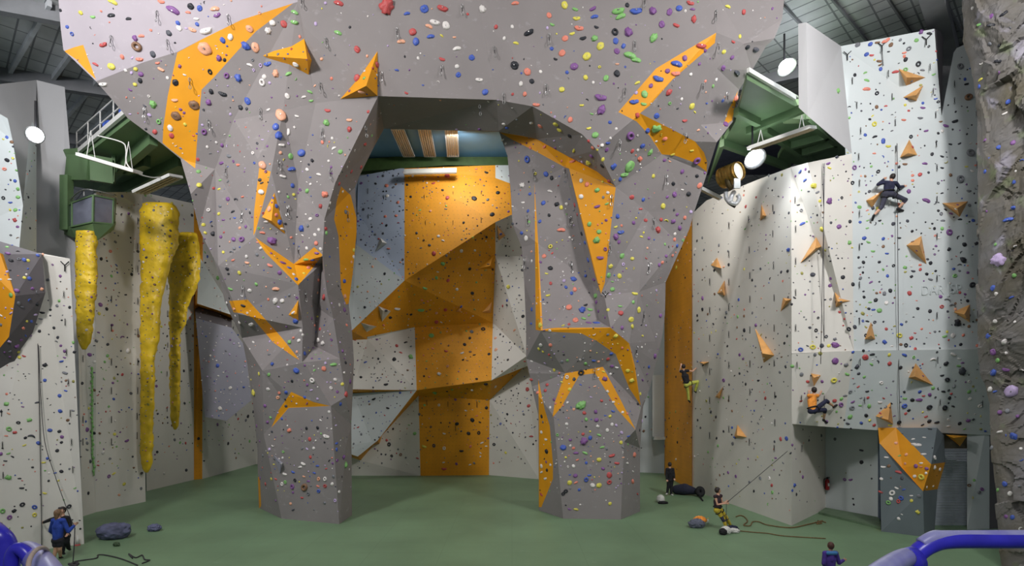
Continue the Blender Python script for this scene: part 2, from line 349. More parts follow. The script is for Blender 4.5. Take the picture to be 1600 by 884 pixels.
# ------------------------------------------------------------------ floor
bm = bmesh.new()
bmesh.ops.create_grid(bm, x_segments=2, y_segments=2, size=1, matrix=Matrix.Translation((0, 24, 0)) @ Matrix.Diagonal((34, 40, 1, 1)))
FM = mat('green_floor', (114, 142, 110), .5, .06, .35)
nt = FM.node_tree; N = nt.nodes; L_ = nt.links; bs = N['Principled BSDF']; src = bs.inputs['Base Color'].links[0].from_socket
tc = N.new('ShaderNodeTexCoord'); n2 = N.new('ShaderNodeTexNoise'); n2.inputs['Scale'].default_value = 1.1; n2.inputs['Detail'].default_value = 8; n2.inputs['Roughness'].default_value = .7
L_.new(tc.outputs['Object'], n2.inputs['Vector']); r_ = N.new('ShaderNodeMapRange'); r_.inputs[1].default_value = .62; r_.inputs[2].default_value = .8; r_.inputs[4].default_value = .28
L_.new(n2.outputs['Fac'], r_.inputs[0]); mx = N.new('ShaderNodeMix'); mx.data_type = 'RGBA'; L_.new(r_.outputs[0], mx.inputs[0]); L_.new(src, mx.inputs[6]); mx.inputs[7].default_value = (.42, .47, .42, 1)
br = N.new('ShaderNodeTexBrick'); br.offset = 0; br.inputs['Scale'].default_value = 1; br.inputs['Mortar Size'].default_value = .008; br.inputs['Brick Width'].default_value = 2.4; br.inputs['Row Height'].default_value = 1.3
br.inputs['Color1'].default_value = br.inputs['Color2'].default_value = (1, 1, 1, 1); br.inputs['Mortar'].default_value = (.82, .82, .82, 1); L_.new(tc.outputs['Object'], br.inputs['Vector'])
mu = N.new('ShaderNodeMix'); mu.data_type = 'RGBA'; mu.blend_type = 'MULTIPLY'; mu.inputs[0].default_value = 1; L_.new(mx.outputs[2], mu.inputs[6]); L_.new(br.outputs['Color'], mu.inputs[7]); L_.new(mu.outputs[2], bs.inputs['Base Color'])
struct(bm_obj('floor', bm, FM))
# ------------------------------------------------------------------ back wall
def V3(d): return {k: P(*v) for k, v in d.items()}
bw = V3({
 'a1': (380, 200, 39), 'a2': (560, 275, 35), 'a3': (557, 330, 34.8), 'a4': (557, 382, 34.2), 'a5': (530, 370, 34.6), 'b1': (625, 263, 35), 'b2': (632, 263, 35), 'b3': (632, 438, 33.6), 'b4': (774, 258, 35), 'b5': (774, 347, 33.9),
 'b6': (774, 278, 34.9), 'b7': (796, 286, 34.8), 'b8': (990, 258, 36), 'b9': (798, 336, 34.1), 'b10': (990, 300, 36),
 'c1': (520, 537, 33.6), 'c2': (549, 517, 33.5), 'c3': (520, 545, 35), 'c4': (550, 531, 34.8), 'c5': (574, 530, 35.3), 'c6': (648, 511, 36.0), 'c7': (770, 504, 36.2), 'c8': (774, 400, 35), 'c9': (990, 400, 36),
 'd1': (520, 606, 34.6), 'd2': (551, 608, 34.7), 'd3': (651, 609.5, 34.6), 'd4': (768, 594, 34.5), 'd5': (823, 556, 34.0), 'd6': (990, 505, 35), 'e1': (520, 616, 35.6), 'e2': (552, 615, 35.6), 'e3': (654, 618, 36.0), 'e4': (765, 625, 36.2), 'e5': (823, 569, 35.8), 'e6': (990, 520, 37),
 'f1': (593, 676, 34.7), 'f2': (590, 688, 34.7), 'f3': (581, 690, 34.7), 'f4': (559, 713, 34.7), 'f5': (547, 709, 34.7), 'f6': (520, 700, 34.8),
 'f1b': (597, 680, 36.3), 'f2b': (593, 693, 36.3), 'f3b': (584, 695, 36.3), 'f4b': (563, 719, 36.3), 'f5b': (546, 713, 36.3), 'f6b': (520, 706, 36.4),
 'g1': (500, 742.5, 36.66), 'g2': fl(551, 742.8), 'g3': fl(657, 743), 'g4': fl(764, 742), 'g5': fl(842, 748.5), 'g6': fl(990, 742), 'g0': fl(500, 742)})
relief('wall_back', bw, [
 (['a1', 'a2', 'a3', 'a4', 'a5'], BLUEGREY), (['a2', 'b1', 'b2', 'b3', 'a4', 'a3'], BLUEGREY), (['a5', 'a4', 'b3', 'c2', 'c1'], PALE),
 (['b2', 'b4', 'b6', 'b5', 'b3'], ORANGEW), (['b4', 'b8', 'b10', 'b7', 'b6'], PALE), (['b6', 'b7', 'b9', 'b5'], ORANGEW), (['b7', 'b10', 'b9'], ORANGEW),
 (['c1', 'c2', 'c4', 'c3'], ORANGEW), (['c2', 'b3', 'c6', 'c5', 'c4'], ORANGEW), (['b3', 'b5', 'c8', 'c7', 'c6'], ORANGEW), (['b5', 'b9', 'b10', 'c9', 'c8'], WHITE),
 (['c3', 'c4', 'c5', 'c6', 'd3', 'd2', 'd1'], WHITE), (['c6', 'c7', 'd4', 'd3'], ORANGEW), (['c8', 'c9', 'd6', 'd5', 'd4', 'c7'], WHITE),
 (['d1', 'd2', 'e2', 'e1'], ORANGEW), (['d2', 'd3', 'e2'], ORANGEW), (['d3', 'd4', 'e4', 'e3'], ORANGEW), (['d4', 'd5', 'e5', 'e4'], ORANGEW), (['d5', 'd6', 'e6', 'e5'], ORANGEW),
 (['e1', 'e2', 'd3', 'f1', 'f2', 'f3', 'f4', 'f5', 'f6'], PALE),
 (['d3', 'e3', 'f1b', 'f1'], ORANGEW), (['f1', 'f1b', 'f2b', 'f2'], ORANGEW), (['f2', 'f2b', 'f3b', 'f3'], ORANGEW), (['f3', 'f3b', 'f4b', 'f4'], ORANGEW), (['f4', 'f4b', 'f5b', 'f5'], ORANGEW), (['f5', 'f5b', 'f6b', 'f6'], ORANGEW),
 (['f6b', 'f5b', 'f4b', 'f3b', 'f2b', 'f1b', 'e3', 'g3', 'g2', 'g0'], WHITE), (['e3', 'e4', 'g4', 'g3'], ORANGEW), (['e4', 'e5', 'e6', 'g6', 'g5', 'g4'], WHITE)], .3, 'back wall')
o = bpy.data.objects['wall_back']; struct(o)
# ------------------------------------------------------------------ left side walls
def wall(name, Vd, polys, thick=.25, sname=None, lab=None):
    return struct(relief(name, V3(Vd), polys, thick, sname), lab)
wall('wall_left_front', {
 'a': (-40, 380, 20.4), 'b': (0, 384, 20.5), 'c': (66, 398, 20.6), 'd': (109, 404, 20.7), 'e': (-40, 875, D(873)), 'f': fl(131.5, 849.5), 'g': (-160, 860, 19.0), 'h': (-160, 360, 20.0)},
 [(['a', 'b', 'c', 'd', 'f', 'e'], WHITE)], .6, 'white left wall')
# grey bulge with an orange heart, bolted across the top of the left front wall
g = wall('wall_left_bulge', {
 'a': (-60, 366, 19.9), 'b': (0, 377, 20.0), 'c': (66, 397, 20.3), 'd': (71, 457, 20.2), 'e': (29, 590, 20.3), 'f': (0, 628, 20.4), 'g': (-60, 690, 20.4),
 'h': (0, 395, 19.5), 'i': (5, 397, 19.5), 'j': (24, 462, 19.3), 'k': (14, 526, 19.4), 'l': (0, 543, 19.5), 'm': (-60, 600, 19.4), 'n': (-60, 380, 19.3)},
 [(['a', 'b', 'h', 'n'], DARKG), (['b', 'c', 'd', 'j', 'i', 'h'], DARKG), (['d', 'e', 'k', 'j'], DARKG), (['e', 'f', 'l', 'k'], DARKG), (['f', 'g', 'm', 'l'], DARKG), (['n', 'h', 'i', 'j', 'k', 'l', 'm'], ORANGE)], .5, 'grey left bulge')
# tall smooth tower and the notched pale panel on it
wall('wall_left_tower', {
 'a': (-80, 140, 21.5), 'b': (57, 125, 25.3), 'c': (101, 136, 25.6), 'd': (100, 366, 25.6), 'e': (121, 371, 25.6), 'f': (121, 440, 25.6), 'g': fl(134, 805), 'h': (40, 835, D(835)), 'i': (50, 400, 23.9), 'j': (-80, 400, 21.5), 'k': (56, 400, 25.3), 'l': fl(100, 808)},
 [(['a', 'b', 'k', 'i', 'j'], PLAINW), (['b', 'c', 'd', 'e', 'f', 'g', 'l', 'k'], PLAINW)], .3, 'smooth tower')
wall('wall_left_notch', {
 'a': (-60, 150, 21.2), 'b': (0, 178, 21.3), 'c': (12, 185, 21.3), 'd': (20, 221, 21.5), 'e': (36, 320, 21.8), 'f': (45, 221, 22.3), 'g': (50, 190, 22.7), 'h': (57, 200, 22.9), 'i': (57, 396, 22.9), 'j': (30, 388, 21.6), 'k': (-60, 366, 21.2)},
 [(['a', 'b', 'c', 'd', 'e', 'j', 'k'], PALE), (['e', 'f', 'g', 'h', 'i', 'j'], PALE)], .15, 'pale notched panel')
wall('wall_left_middle', {
 'a': (118, 330, 25.6), 'b': (150, 300, 26.0), 'c': (181, 300, 26.6), 'd': (222, 300, 28.1), 'e': (245, 303, 29.5), 'f': fl(227.5, 783.5), 'g': fl(150, 800), 'h': fl(128, 807), 'i': (222, 327, 28.2)},
 [(['a', 'b', 'g', 'h'], WHITE), (['b', 'c', 'i', 'f', 'g'], WHITE), (['c', 'd', 'i'], WHITE)], .5, 'cream left wall behind cage')
W3 = {'a': (222, 300, 31.1), 'b': (303, 318, 34.9), 'c': (317, 320, 35.8), 'd': (420, 322, 42.5), 'e': fl(229, 767), 'f': fl(303, 749.3), 'g': fl(316, 746.5), 'h': fl(400, 725), 'i': (520, 600, 42), 'j': (520, 322, 42), 'k': fl(520, 725.5)}
W3['g'] = fl(316, 748.0)
wall('wall_left_far', W3, [(['a', 'b', 'f', 'e'], WHITE), (['b', 'c', 'g', 'f'], ORANGEW), (['c', 'd', 'h', 'g'], WHITE), (['d', 'j', 'i', 'k', 'h'], WHITE)], .4, 'cream far left wall')
# lilac shield volume and the white wedge above it
def panel_thing(name, Vd, polys, thick, sname, lab, cat):
    o = relief(name, V3(Vd), polys, thick, sname); return tag(o, lab, cat)
SH = {'a': (304, 480, 34.6), 'b': (334, 486, 34.2), 'c': (361, 500, 34.6), 'd': (383, 541, 34.0), 'e': (393, 625, 34.36), 'f': (354, 657, 34.45), 'g': (320, 651, 34.4), 'h': (304, 478, 35.4), 'i': (333, 482, 35.6), 'j': (362, 494, 36.2), 'u': (400, 620, 37.5), 'v': (384, 520, 37)}
panel_thing('shield_panel', {**SH, 'a2': (306, 497, 33.8), 'c2': (362, 512, 33.9)}, [(['h', 'i', 'c2', 'a2'], DARKG), (['i', 'j', 'c2'], DARKG), (['a2', 'c2', 'd', 'e', 'f', 'g'], SHIELD)], .8, 'lilac shield', 'tall lilac-grey shield-shaped wall panel left of the arch', 'wall panel')
panel_thing('wedge_panel', {'a': (311, 400, 34.6), 'b': (332, 435, 34.5), 'c': (350, 462, 34.45), 'd': (369, 494, 34.4), 'e': (333, 480, 34.2), 'f': (308, 474, 34.0), 'g': (303, 477, 35.5), 'h': (333, 487, 35.6), 'k': (364, 500, 35.8), 'm': (303, 400, 35.5)},
 [(['a', 'b', 'c', 'd', 'e', 'f'], PALE), (['f', 'e', 'h', 'g'], ORANGEW), (['e', 'd', 'k', 'h'], ORANGEW), (['a', 'f', 'g', 'm'], ORANGEW)], .8, 'white wedge', 'white wedge panel with brown lower edge above the lilac shield', 'wall panel')
# ------------------------------------------------------------------ right side walls
wall('wall_right_recess', {'a': (990, 300, 39), 'b': (1082, 330, 33.5), 'e': fl(985, 737), 'f': fl(1038, 739.5), 'c': (1042, 330, 37.4)}, [(['a', 'c', 'f', 'e'], PALE)], .3, 'pale recess')
wall('wall_right_orange', {'a': (1038, 330, 36.9), 'b': (1081, 330, 31.35), 'c': fl(1081, 766), 'd': fl(1038.5, 741.6)}, [(['a', 'b', 'c', 'd'], ORANGEW)], .3, 'orange right wall')
AB = lambda t, y=None: (9.85+1.55*t, 31.3-7.9*t)
def onAB(x, y):  # point of the long cream wall seen at pixel x, y
    r = (x-800)/F; t = (31.3*r-9.85)/(1.55+7.9*r); d = 31.3-7.9*t; return (x, y, d)
RW = {'a': onAB(1081.5, 334), 'b': onAB(1104, 313), 'c': onAB(1183, 281), 'd': onAB(1236, 261), 'd2': onAB(1262, 254), 'e': (1331, 240, 22.6), 'f': onAB(1081.5, 766.2), 'g': fl(1237, 821), 'h': onAB(1236.5, 552), 'h2': onAB(1237, 663),
 'i': (1314, 72, 22.9), 'j': (1460, 45, 21.6), 'j2': (1460, 70, 22.0), 'k': (1471, 181, 22.25), 'l': (1490, 82, 22.25), 'l2': (1495, 75, 22.25), 'm': (1520, 64, 22.2), 'n': (1545, 70, 22.1), 'o': (1545, 545, 22.1), 'p': (1334, 548, 22.5), 'q': (1560, 680, 22.9), 'r': (1258, 663, 23.3), 's': (1372, 672, 23.1),
 'kk': (1471, 546, 22.25), 'p2': (1237, 552, 23.1), 'o2': (1570, 545, 22.1), 'n2': (1620, 70, 22.1), 'o3': (1620, 680, 22.9)}
RW['g'] = fl(1237, 821)
wall('wall_right', RW, [(['a', 'b', 'c', 'd', 'h', 'h2', 'g', 'f'], WHITE), (['d', 'd2', 'e', 'p', 'p2', 'h'], WHITE), (['e', 'i', 'j', 'k', 'kk', 'p'], PALE),
 (['k', 'l', 'l2', 'm', 'n2', 'o2', 'o', 'kk'], PALE)], .25, 'right wall')
wall('wall_right_overhang', {'a': (1237, 552.5, 23.0), 'b': (1334, 548, 22.35), 'c': (1545, 545, 21.95), 'c2': (1620, 544, 21.9), 'd': (1640, 683, 22.9), 'e': (1558, 680, 22.9), 'f': (1372, 672, 23.1), 'g': (1258, 664, 23.3), 'h': (1237, 662, 23.35), 'b2': (1318, 668.5, 23.2)},
 [(['a', 'b', 'b2', 'g', 'h'], WHITE), (['b', 'c', 'c2', 'd', 'e', 'f', 'b2'], PALE)], .35, 'right overhang')
SL = {'a': (1237, 640, 23.3), 'b': fl(1237, 821), 'c': fl(1290, 795), 'd': (1290, 640, D(795)), 'e': (1290, 640, D(795)), 'f': fl(1376, 811.5), 'g': (1376, 640, D(811.5))}
wall('wall_right_side', {k: SL[k] for k in 'abcd'}, [(['a', 'd', 'c', 'b'], WHITE)], .2, 'recess side')
wall('wall_right_niche', {'c': fl(1290, 795), 'e': (1290, 640, D(795)), 'f': fl(1376, 811.5), 'g': (1376, 640, D(811.5))}, [(['e', 'g', 'f', 'c'], PALE)], .2, 'recess back wall')
# pale end panel and roller shutter right of the boulder
wall('wall_right_end', {'a': (1511, 640, 23.2), 'b': (1546, 640, 23.0), 'c': (1546, 833, D(826)), 'd': (1511, 827, D(827)), 'e': (1590, 640, 23.6), 'f': (1590, 827, D(824))}, [(['a', 'b', 'c', 'd'], PALE), (['b', 'e', 'f', 'c'], DARKG)], .3, 'pale end panel')
bm = bmesh.new(); n = 46; ds = 23.4
for i in range(n):
    z0 = 3.1*i/n; x0 = (1458-800)/F*ds; x1 = (1514-800)/F*ds
    beam(bm, (x0, ds, z0+.03), (x1, ds, z0+.03), .05, .052)
sh = bm_obj('door_1', bm, mat('shutter_metal', (196, 204, 216), .45, .04, 4)); struct(sh)
bm = bmesh.new(); box(bm, ((1486-800)/F*ds, ds, 3.45), (1.6, .3, .66)); struct(bm_obj('trim_1', bm, mat('brown_header', (104, 98, 84), .7)))
# blue black edge between niche and boulder
bm = bmesh.new(); box(bm, (P(1373, 800, D(812)).x, D(812)-.1, 2.0), (.12, .12, 4.0)); struct(bm_obj('trim_2', bm, mat('blue_grey_edge', (84, 96, 112), .6)))
bm = bmesh.new(); qs = [fl(1290, 796), fl(1374, 811.5), fl(1376, 827), fl(1279, 803)]; qs = [P(*q) for q in qs]
lo = [bm.verts.new((q.x, q.y, 0.0)) for q in qs]; hi = [bm.verts.new((q.x, q.y, .1)) for q in qs]; bm.faces.new(lo); bm.faces.new(hi[::-1])
for i in range(4): bm.faces.new((lo[i], lo[(i+1) % 4], hi[(i+1) % 4], hi[i]))
struct(bm_obj('trim_62', bm, mat('mat_green', (96, 118, 92), .6)))
# small ply step and dark void in the pale recess behind the right leg
bm = bmesh.new(); box(bm, (P(1030, 688, 37).x, 36.9, 2.35), (.8, .35, .18)); box(bm, (P(1029, 640, 37).x, 37.15, 4.4), (.75, .12, 4)); struct(bm_obj('trim_3', bm, PALE))
# white boxed-in shaft hanging from the ceiling
bx = {'a': (1247, 37, 19.9), 'b': (1260, 35, 19.7), 'c': (1314, 72, 22.8), 'd': (1331, 240, 22.6), 'e': (1262, 181, 19.7), 'f': (1248, 168, 19.9)}
wall('wall_right_shaft', bx, [(['a', 'b', 'e', 'f'], PLAINW), (['b', 'c', 'd', 'e'], PLAINW)], .05, 'white shaft')
# side sliver of the protruding headwall
wall('wall_right_fin', {'a': (1460, 45, 21.6), 'b': (1474, 50, 23.0), 'c': (1471, 181, 22.3)}, [(['a', 'b', 'c'], DARKG)], .05, 'fin')
wall('wall_far', {'a': (1440, 40, 25), 'b': (1560, 40, 25), 'c': (1560, 240, 25), 'd': (1440, 240, 25)}, [(['a', 'b', 'c', 'd'], mat('far_grey', (150, 150, 152), .8))], .2, 'far')
# ------------------------------------------------------------------ boulder (free-standing block under the overhang)
bo = V3({'a': (1372, 668, 23.0), 'b': (1400, 668, 22.9), 'c': (1455, 725, 21.4), 'd': (1442, 767, 21.6), 'e': fl(1444, 838.5), 'f': fl(1377, 830), 'g': (1374, 692, 22.9), 'h': (1410, 730, 22.3),
 'i': (1464, 668, 22.4), 'j': (1475, 680, 22.7), 'k': (1477, 722, 22.7), 'l': (1465, 764, 22.7), 'm': fl(1460, 832)})
relb = relief('boulder', bo, [(['a', 'b', 'c', 'd', 'h', 'g'], ORANGE), (['g', 'h', 'd', 'e', 'f'], SLATE), (['b', 'i', 'j', 'k', 'c'], SLATE), (['c', 'k', 'l', 'd'], ORANGE), (['d', 'l', 'm', 'e'], SLATE)], .5, 'boulder')
tag(relb, 'dark grey bouldering block with orange diagonal stripe beside the shutter', 'bouldering block')
# ------------------------------------------------------------------ ceiling
CM = mat('ceiling_board', (205, 207, 208), .8, .08, .7)
nt = CM.node_tree; N = nt.nodes; L_ = nt.links; bs = N['Principled BSDF']; src = bs.inputs['Base Color'].links[0].from_socket
tc = N.new('ShaderNodeTexCoord'); mp = N.new('ShaderNodeMapping'); mp.inputs['Rotation'].default_value = (0, 0, .78); L_.new(tc.outputs['Object'], mp.inputs[0])
br = N.new('ShaderNodeTexBrick'); br.offset = 0; br.inputs['Scale'].default_value = 1; br.inputs['Mortar Size'].default_value = .035; br.inputs['Brick Width'].default_value = 1.15; br.inputs['Row Height'].default_value = .62
br.inputs['Color1'].default_value = (1, 1, 1, 1); br.inputs['Color2'].default_value = (.86, .86, .86, 1); br.inputs['Mortar'].default_value = (.4, .4, .42, 1); L_.new(mp.outputs[0], br.inputs['Vector'])
mu = N.new('ShaderNodeMix'); mu.data_type = 'RGBA'; mu.blend_type = 'MULTIPLY'; mu.inputs[0].default_value = 1; L_.new(src, mu.inputs[6]); L_.new(br.outputs['Color'], mu.inputs[7]); L_.new(mu.outputs[2], bs.inputs['Base Color'])
bm = bmesh.new(); zc = 20.25
box(bm, (0, 34, zc+.1), (110, 72, .2)); struct(bm_obj('ceiling', bm, CM))
BEAM = mat('ceiling_steel', (128, 130, 134), .6, .05, 2); PURL = mat('ceiling_purlin', (196, 200, 204), .6, .05, 2)
tn = [4]
def trim(a, b, w, h, m):
    bm = bmesh.new(); beam(bm, a, b, w, h); o = bm_obj('trim_%d' % tn[0], bm, m); tn[0] += 1; return struct(o)
for i in range(11):      # purlins, left bay
    x = -32+i*2.2
    trim((x, 34, zc-.12), (x+14.5, 21.8, zc-.12), .14, .24, PURL)
for i in range(9):       # board seams, right bay
    x = 6+i*2.1
    trim((x-4, 14.5, zc-.06), (x+9, 26.2, zc-.06), .07, .14, BEAM)
for a, b in [((-34, 22.8), (-15, 29.5)), ((-30, 17.5), (-13, 24)), ((-36, 30), (-14, 37)), ((-10, 36), (-30, 42))]:
    trim((a[0], a[1], zc-.3), (b[0], b[1], zc-.3), .35, .6, BEAM)
trim((13.5, 19, zc-.35), (20.2, 26.3, zc-.35), .7, .7, BEAM); trim((19.4, 24.6, zc-.4), (26, 22.4, zc-.4), .6, .8, BEAM); trim((2, 23.5, zc-.25), (15, 17.2, zc-.25), .35, .5, BEAM)
trim((6, 30, zc-.25), (16, 25, zc-.25), .3, .5, BEAM)
trim((-26.5, 28.5, zc-.5), (-18.8, 18.5, zc-.5), .5, .7, mat('pale_steel', (168, 180, 192), .5))
# blue-green soffit behind the arch with its green fascia
SOF = mat('blue_soffit', (112, 160, 196), .6, .05, .5)
bm = bmesh.new(); box(bm, (-3, 32.3, zc-.25), (17, 8, .2)); struct(bm_obj('ceiling_soffit', bm, SOF))
bm = bmesh.new()
beam(bm, P(540, 262, 35.9), P(700, 251, 36), .5, .75); beam(bm, P(700, 251, 36), P(850, 253, 36), .5, .75); struct(bm_obj('trim_60', bm, mat('fascia_green', (66, 92, 44), .6)))
# dark end wall far beyond the galleries
bm = bmesh.new(); box(bm, (0, 66, 10), (110, .3, 21)); struct(bm_obj('wall_end', bm, mat('dark_end', (70, 74, 80), .8)))
# ------------------------------------------------------------------ galleries (green steel)
def slab(name, pts, z, th, m, parent=None):
    bm = bmesh.new(); lo = [bm.verts.new((x, y, z)) for x, y in pts]; hi = [bm.verts.new((x, y, z+th)) for x, y in pts]; n = len(pts)
    bm.faces.new(lo); bm.faces.new(hi[::-1])
    for i in range(n): bm.faces.new((lo[i], lo[(i+1) % n], hi[(i+1) % n], hi[i]))
    return bm_obj(name, bm, m, parent)
RAIL = mat('white_rail', (214, 214, 210), .4, .02, 4)
def PW(x, y, z): v = PZ(x, y, z); return (v.x, v.y)
gl = empty('gallery', (-16, 24, 15.9)); tag(gl, 'green steel gallery with white handrail at upper left', 'gallery')
slab('deck', [PW(128, 247, 15.9), PW(205, 187, 15.9), PW(252, 220, 15.9), PW(300, 262, 15.9), PW(300, 285, 15.9), PW(178, 303, 15.9), PW(110, 290, 15.9)], 15.9, .35, GREEN, gl)
bm = bmesh.new()
for a, b in [((128, 249), (205, 187)), ]:
    A_ = Vector((*PW(*a, 15.9), 16.2)); B_ = Vector((*PW(*b, 15.9), 16.2)); beam(bm, A_+Vector((-.1, -.1, 0)), B_+Vector((-.1, -.1, 0)), .12, .2)
bm_obj('deck_edge', bm, RAIL, gl)
for (a, b) in [((152, 292), (240, 215)), ((178, 302), (284, 250)), ((196, 262), (230, 250))]:
    bm = bmesh.new(); beam(bm, (*PW(*a, 15.7), 15.65), (*PW(*b, 15.7), 15.65), .3, .5); bm_obj('under_beam', bm, GREEN, gl)
A_ = Vector((*PW(120, 254, 15.9), 16.2)); B_ = Vector((*PW(200, 191, 15.9), 16.2))
for k in range(5):
    q = A_.lerp(B_, k/4); bm = bmesh.new(); tube(bm, [q, q+Vector((0, 0, 1.1))], .03, 6); bm_obj('rail_post', bm, RAIL, gl)
for z in (.55, 1.1):
    bm = bmesh.new(); tube(bm, [A_+Vector((0, 0, z)), B_+Vector((0, 0, z))], .03, 6); bm_obj('handrail', bm, RAIL, gl)
for k, (x, y, s) in enumerate([(172, 205, .9), (196, 184, .8)]):
    q = PZ(x, y+4, 16.4); bm = bmesh.new(); box(bm, (q.x, q.y+.6, 16.25+s/2), (s*1.3, .6, s)); bmesh.ops.bevel(bm, geom=bm.edges[:], offset=.06, segments=2, affect='EDGES')
    tag(bm_obj('crash_mat', bm, mat('blue_vinyl', (60, 92, 190), .5)), ['blue folded mat standing on left gallery, nearer the tower', 'blue folded mat standing on left gallery, nearer the arch'][k], 'mat')
# fascia boxes and column left of the cage
for a, b, w, h in [((104, 275, 25.2), (104, 360, 25.2), .35, .35), ((106, 262, 25.5), (140, 262, 24.9), .2, 1.1), ((140, 262, 24.9), (176, 268, 25.4), .2, 1.1), ((108, 252, 25.6), (176, 246, 27), .2, 1.0), ((176, 285, 25.4), (178, 240, 25.6), .15, .15)]:
    bm = bmesh.new(); A2 = P(*a); B2 = P(*b)
    if w == .2: beam(bm, A2, B2, w, h)
    else: beam(bm, A2, B2, w, h)
    bm_obj('fascia', bm, GREEN, gl)
# ------------------------------------------------------------------ cage / cabin hanging below the gallery
cg = empty('observation_cabin', P(140, 360, 24.8)); tag(cg, 'green framed glazed lookout cabin hanging on left wall above yellow column', 'cabin')
cb = [(106, 355, 25.6), (113, 354, 24.7), (145, 347, 24.3), (176, 350, 25.2), (178, 350, 26.2)]
ct = [(106, 322, 25.6), (113, 317, 24.7), (146, 305, 24.3), (177, 311, 25.2), (180, 311, 26.2)]
bm = bmesh.new(); lo = [P(x, y, d) for x, y, d in [(100, 366, 25.6), (118, 372, 24.9), (150, 377, 24.4), (178, 359, 25.4), (181, 350, 26.4)]]
up_ = [P(x, y, d) for x, y, d in [(100, 350, 25.6), (112, 357, 24.7), (145, 349, 24.2), (178, 351, 25.2), (181, 346, 26.4)]]
lv = [bm.verts.new(v) for v in lo]; uv = [bm.verts.new(v) for v in up_]
for i in range(4): bm.faces.new((lv[i], lv[i+1], uv[i+1], uv[i]))
bm.faces.new(lv[::-1]); bm.faces.new(uv); bm.faces.new((lv[0], uv[0], uv[4], lv[4])); bm_obj('cabin_floor', bm, GREEN, cg)
GL = mat('cabin_glass', (150, 155, 175), .12, .05, 3); GL.node_tree.nodes['Principled BSDF'].inputs['Transmission Weight'].default_value = .55
for i in range(4):
    bm = bmesh.new(); q = [P(*cb[i]), P(*cb[i+1]), P(*ct[i+1]), P(*ct[i])]
    vs = [bm.verts.new(v) for v in q]; f = bm.faces.new(vs); e = bmesh.ops.extrude_face_region(bm, geom=[f])
    for v in e['geom']:
        if isinstance(v, bmesh.types.BMVert): v.co.y += .04
    pn = bm_obj('window_pane', bm, GL, cg)
for i in range(5):
    bm = bmesh.new(); beam(bm, P(*cb[i]), P(*ct[i]), .07, .07); bm_obj('frame_post', bm, GREEN, cg)
bm = bmesh.new()
for i in range(4): beam(bm, P(*ct[i]), P(*ct[i+1]), .08, .06); beam(bm, P(*cb[i]), P(*cb[i+1]), .08, .06)
bm_obj('frame_rail', bm, GREEN, cg)
bm = bmesh.new(); tube(bm, smooth_path([P(108, 315, 25.4), P(120, 302, 24.6), P(133, 296, 24.3), P(150, 298, 24.4), P(178, 305, 25.2), P(183, 312, 26)], 4), .035, 6); tube(bm, [P(131, 297, 24.4), P(131, 306, 24.4)], .03, 6); bm_obj('hand_bar', bm, STEEL, cg)
# right gallery
gr = empty('gallery', (10, 23, 15)); tag(gr, 'green steel gallery soffit at upper right beside white shaft', 'gallery')
z = 16.5
slab('deck', [PW(1167, 124, z), PW(1242, 166, z), PW(1250, 185, z), PW(1331, 239.5, z), PW(1250, 258, z), PW(1215, 250, z), PW(1235, 215, z), PW(1130, 224, z), PW(1149, 190, z)], z, .3, GREEN, gr)
bm = bmesh.new(); a = PW(1167, 123, z); b = PW(1240, 165, z); beam(bm, (a[0], a[1]-.1, z+.25), (b[0], b[1]-.1, z+.25), .1, .16); bm_obj('deck_edge', bm, RAIL, gr)
slab('deck_back', [PW(1106, 290, z), PW(1126, 226, z), PW(1128, 222, z), PW(1235, 215, z), PW(1236, 262, z), PW(1229, 262, z), PW(1228, 226, z), PW(1132, 229, z)], z+.02, .3, GREEN, gr)
for a, b in [((1254, 183), (1331, 241)), ((1168, 205), (1256, 170)), ((1195, 203), (1270, 254)), ((1237, 228), (1296, 212)), ((1252, 240), (1308, 224)), ((1150, 175), (1185, 192)), ((1128, 224), (1228, 260))]:
    bm = bmesh.new(); beam(bm, (*PW(*a, z-.15), z-.13), (*PW(*b, z-.15), z-.13), .22, .32); bm_obj('under_beam', bm, GREEN, gr)
bm = bmesh.new(); q = PZ(1245, 172, z+.2); box(bm, (q.x, q.y, z+.15), (.9, .4, .8)); bm_obj('end_box', bm, mat('light_green', (138, 162, 120), .5), gr)
a = Vector((*PW(1172, 112, z), z+1.0)); b = Vector((*PW(1247, 150, z), z+1.0))
for q0, q1 in [(P(1172, 108, 21.5), P(1250, 153, 23.7))]:
    bm = bmesh.new(); tube(bm, [q0, q1], .035, 6); bm_obj('handrail', bm, RAIL, gr)
    for t in (.1, .5, .9):
        m_ = q0.lerp(q1, t); bm = bmesh.new(); tube(bm, [m_, m_-Vector((0, 0, .95))], .025, 6); bm_obj('rail_post', bm, RAIL, gr)
bm = bmesh.new(); box(bm, (P(1180, 250, 28).x, 28.3, 17.4), (6, 7.0, .15)); struct(bm_obj('trim_61', bm, mat('void_blue', (58, 62, 82), .8)))
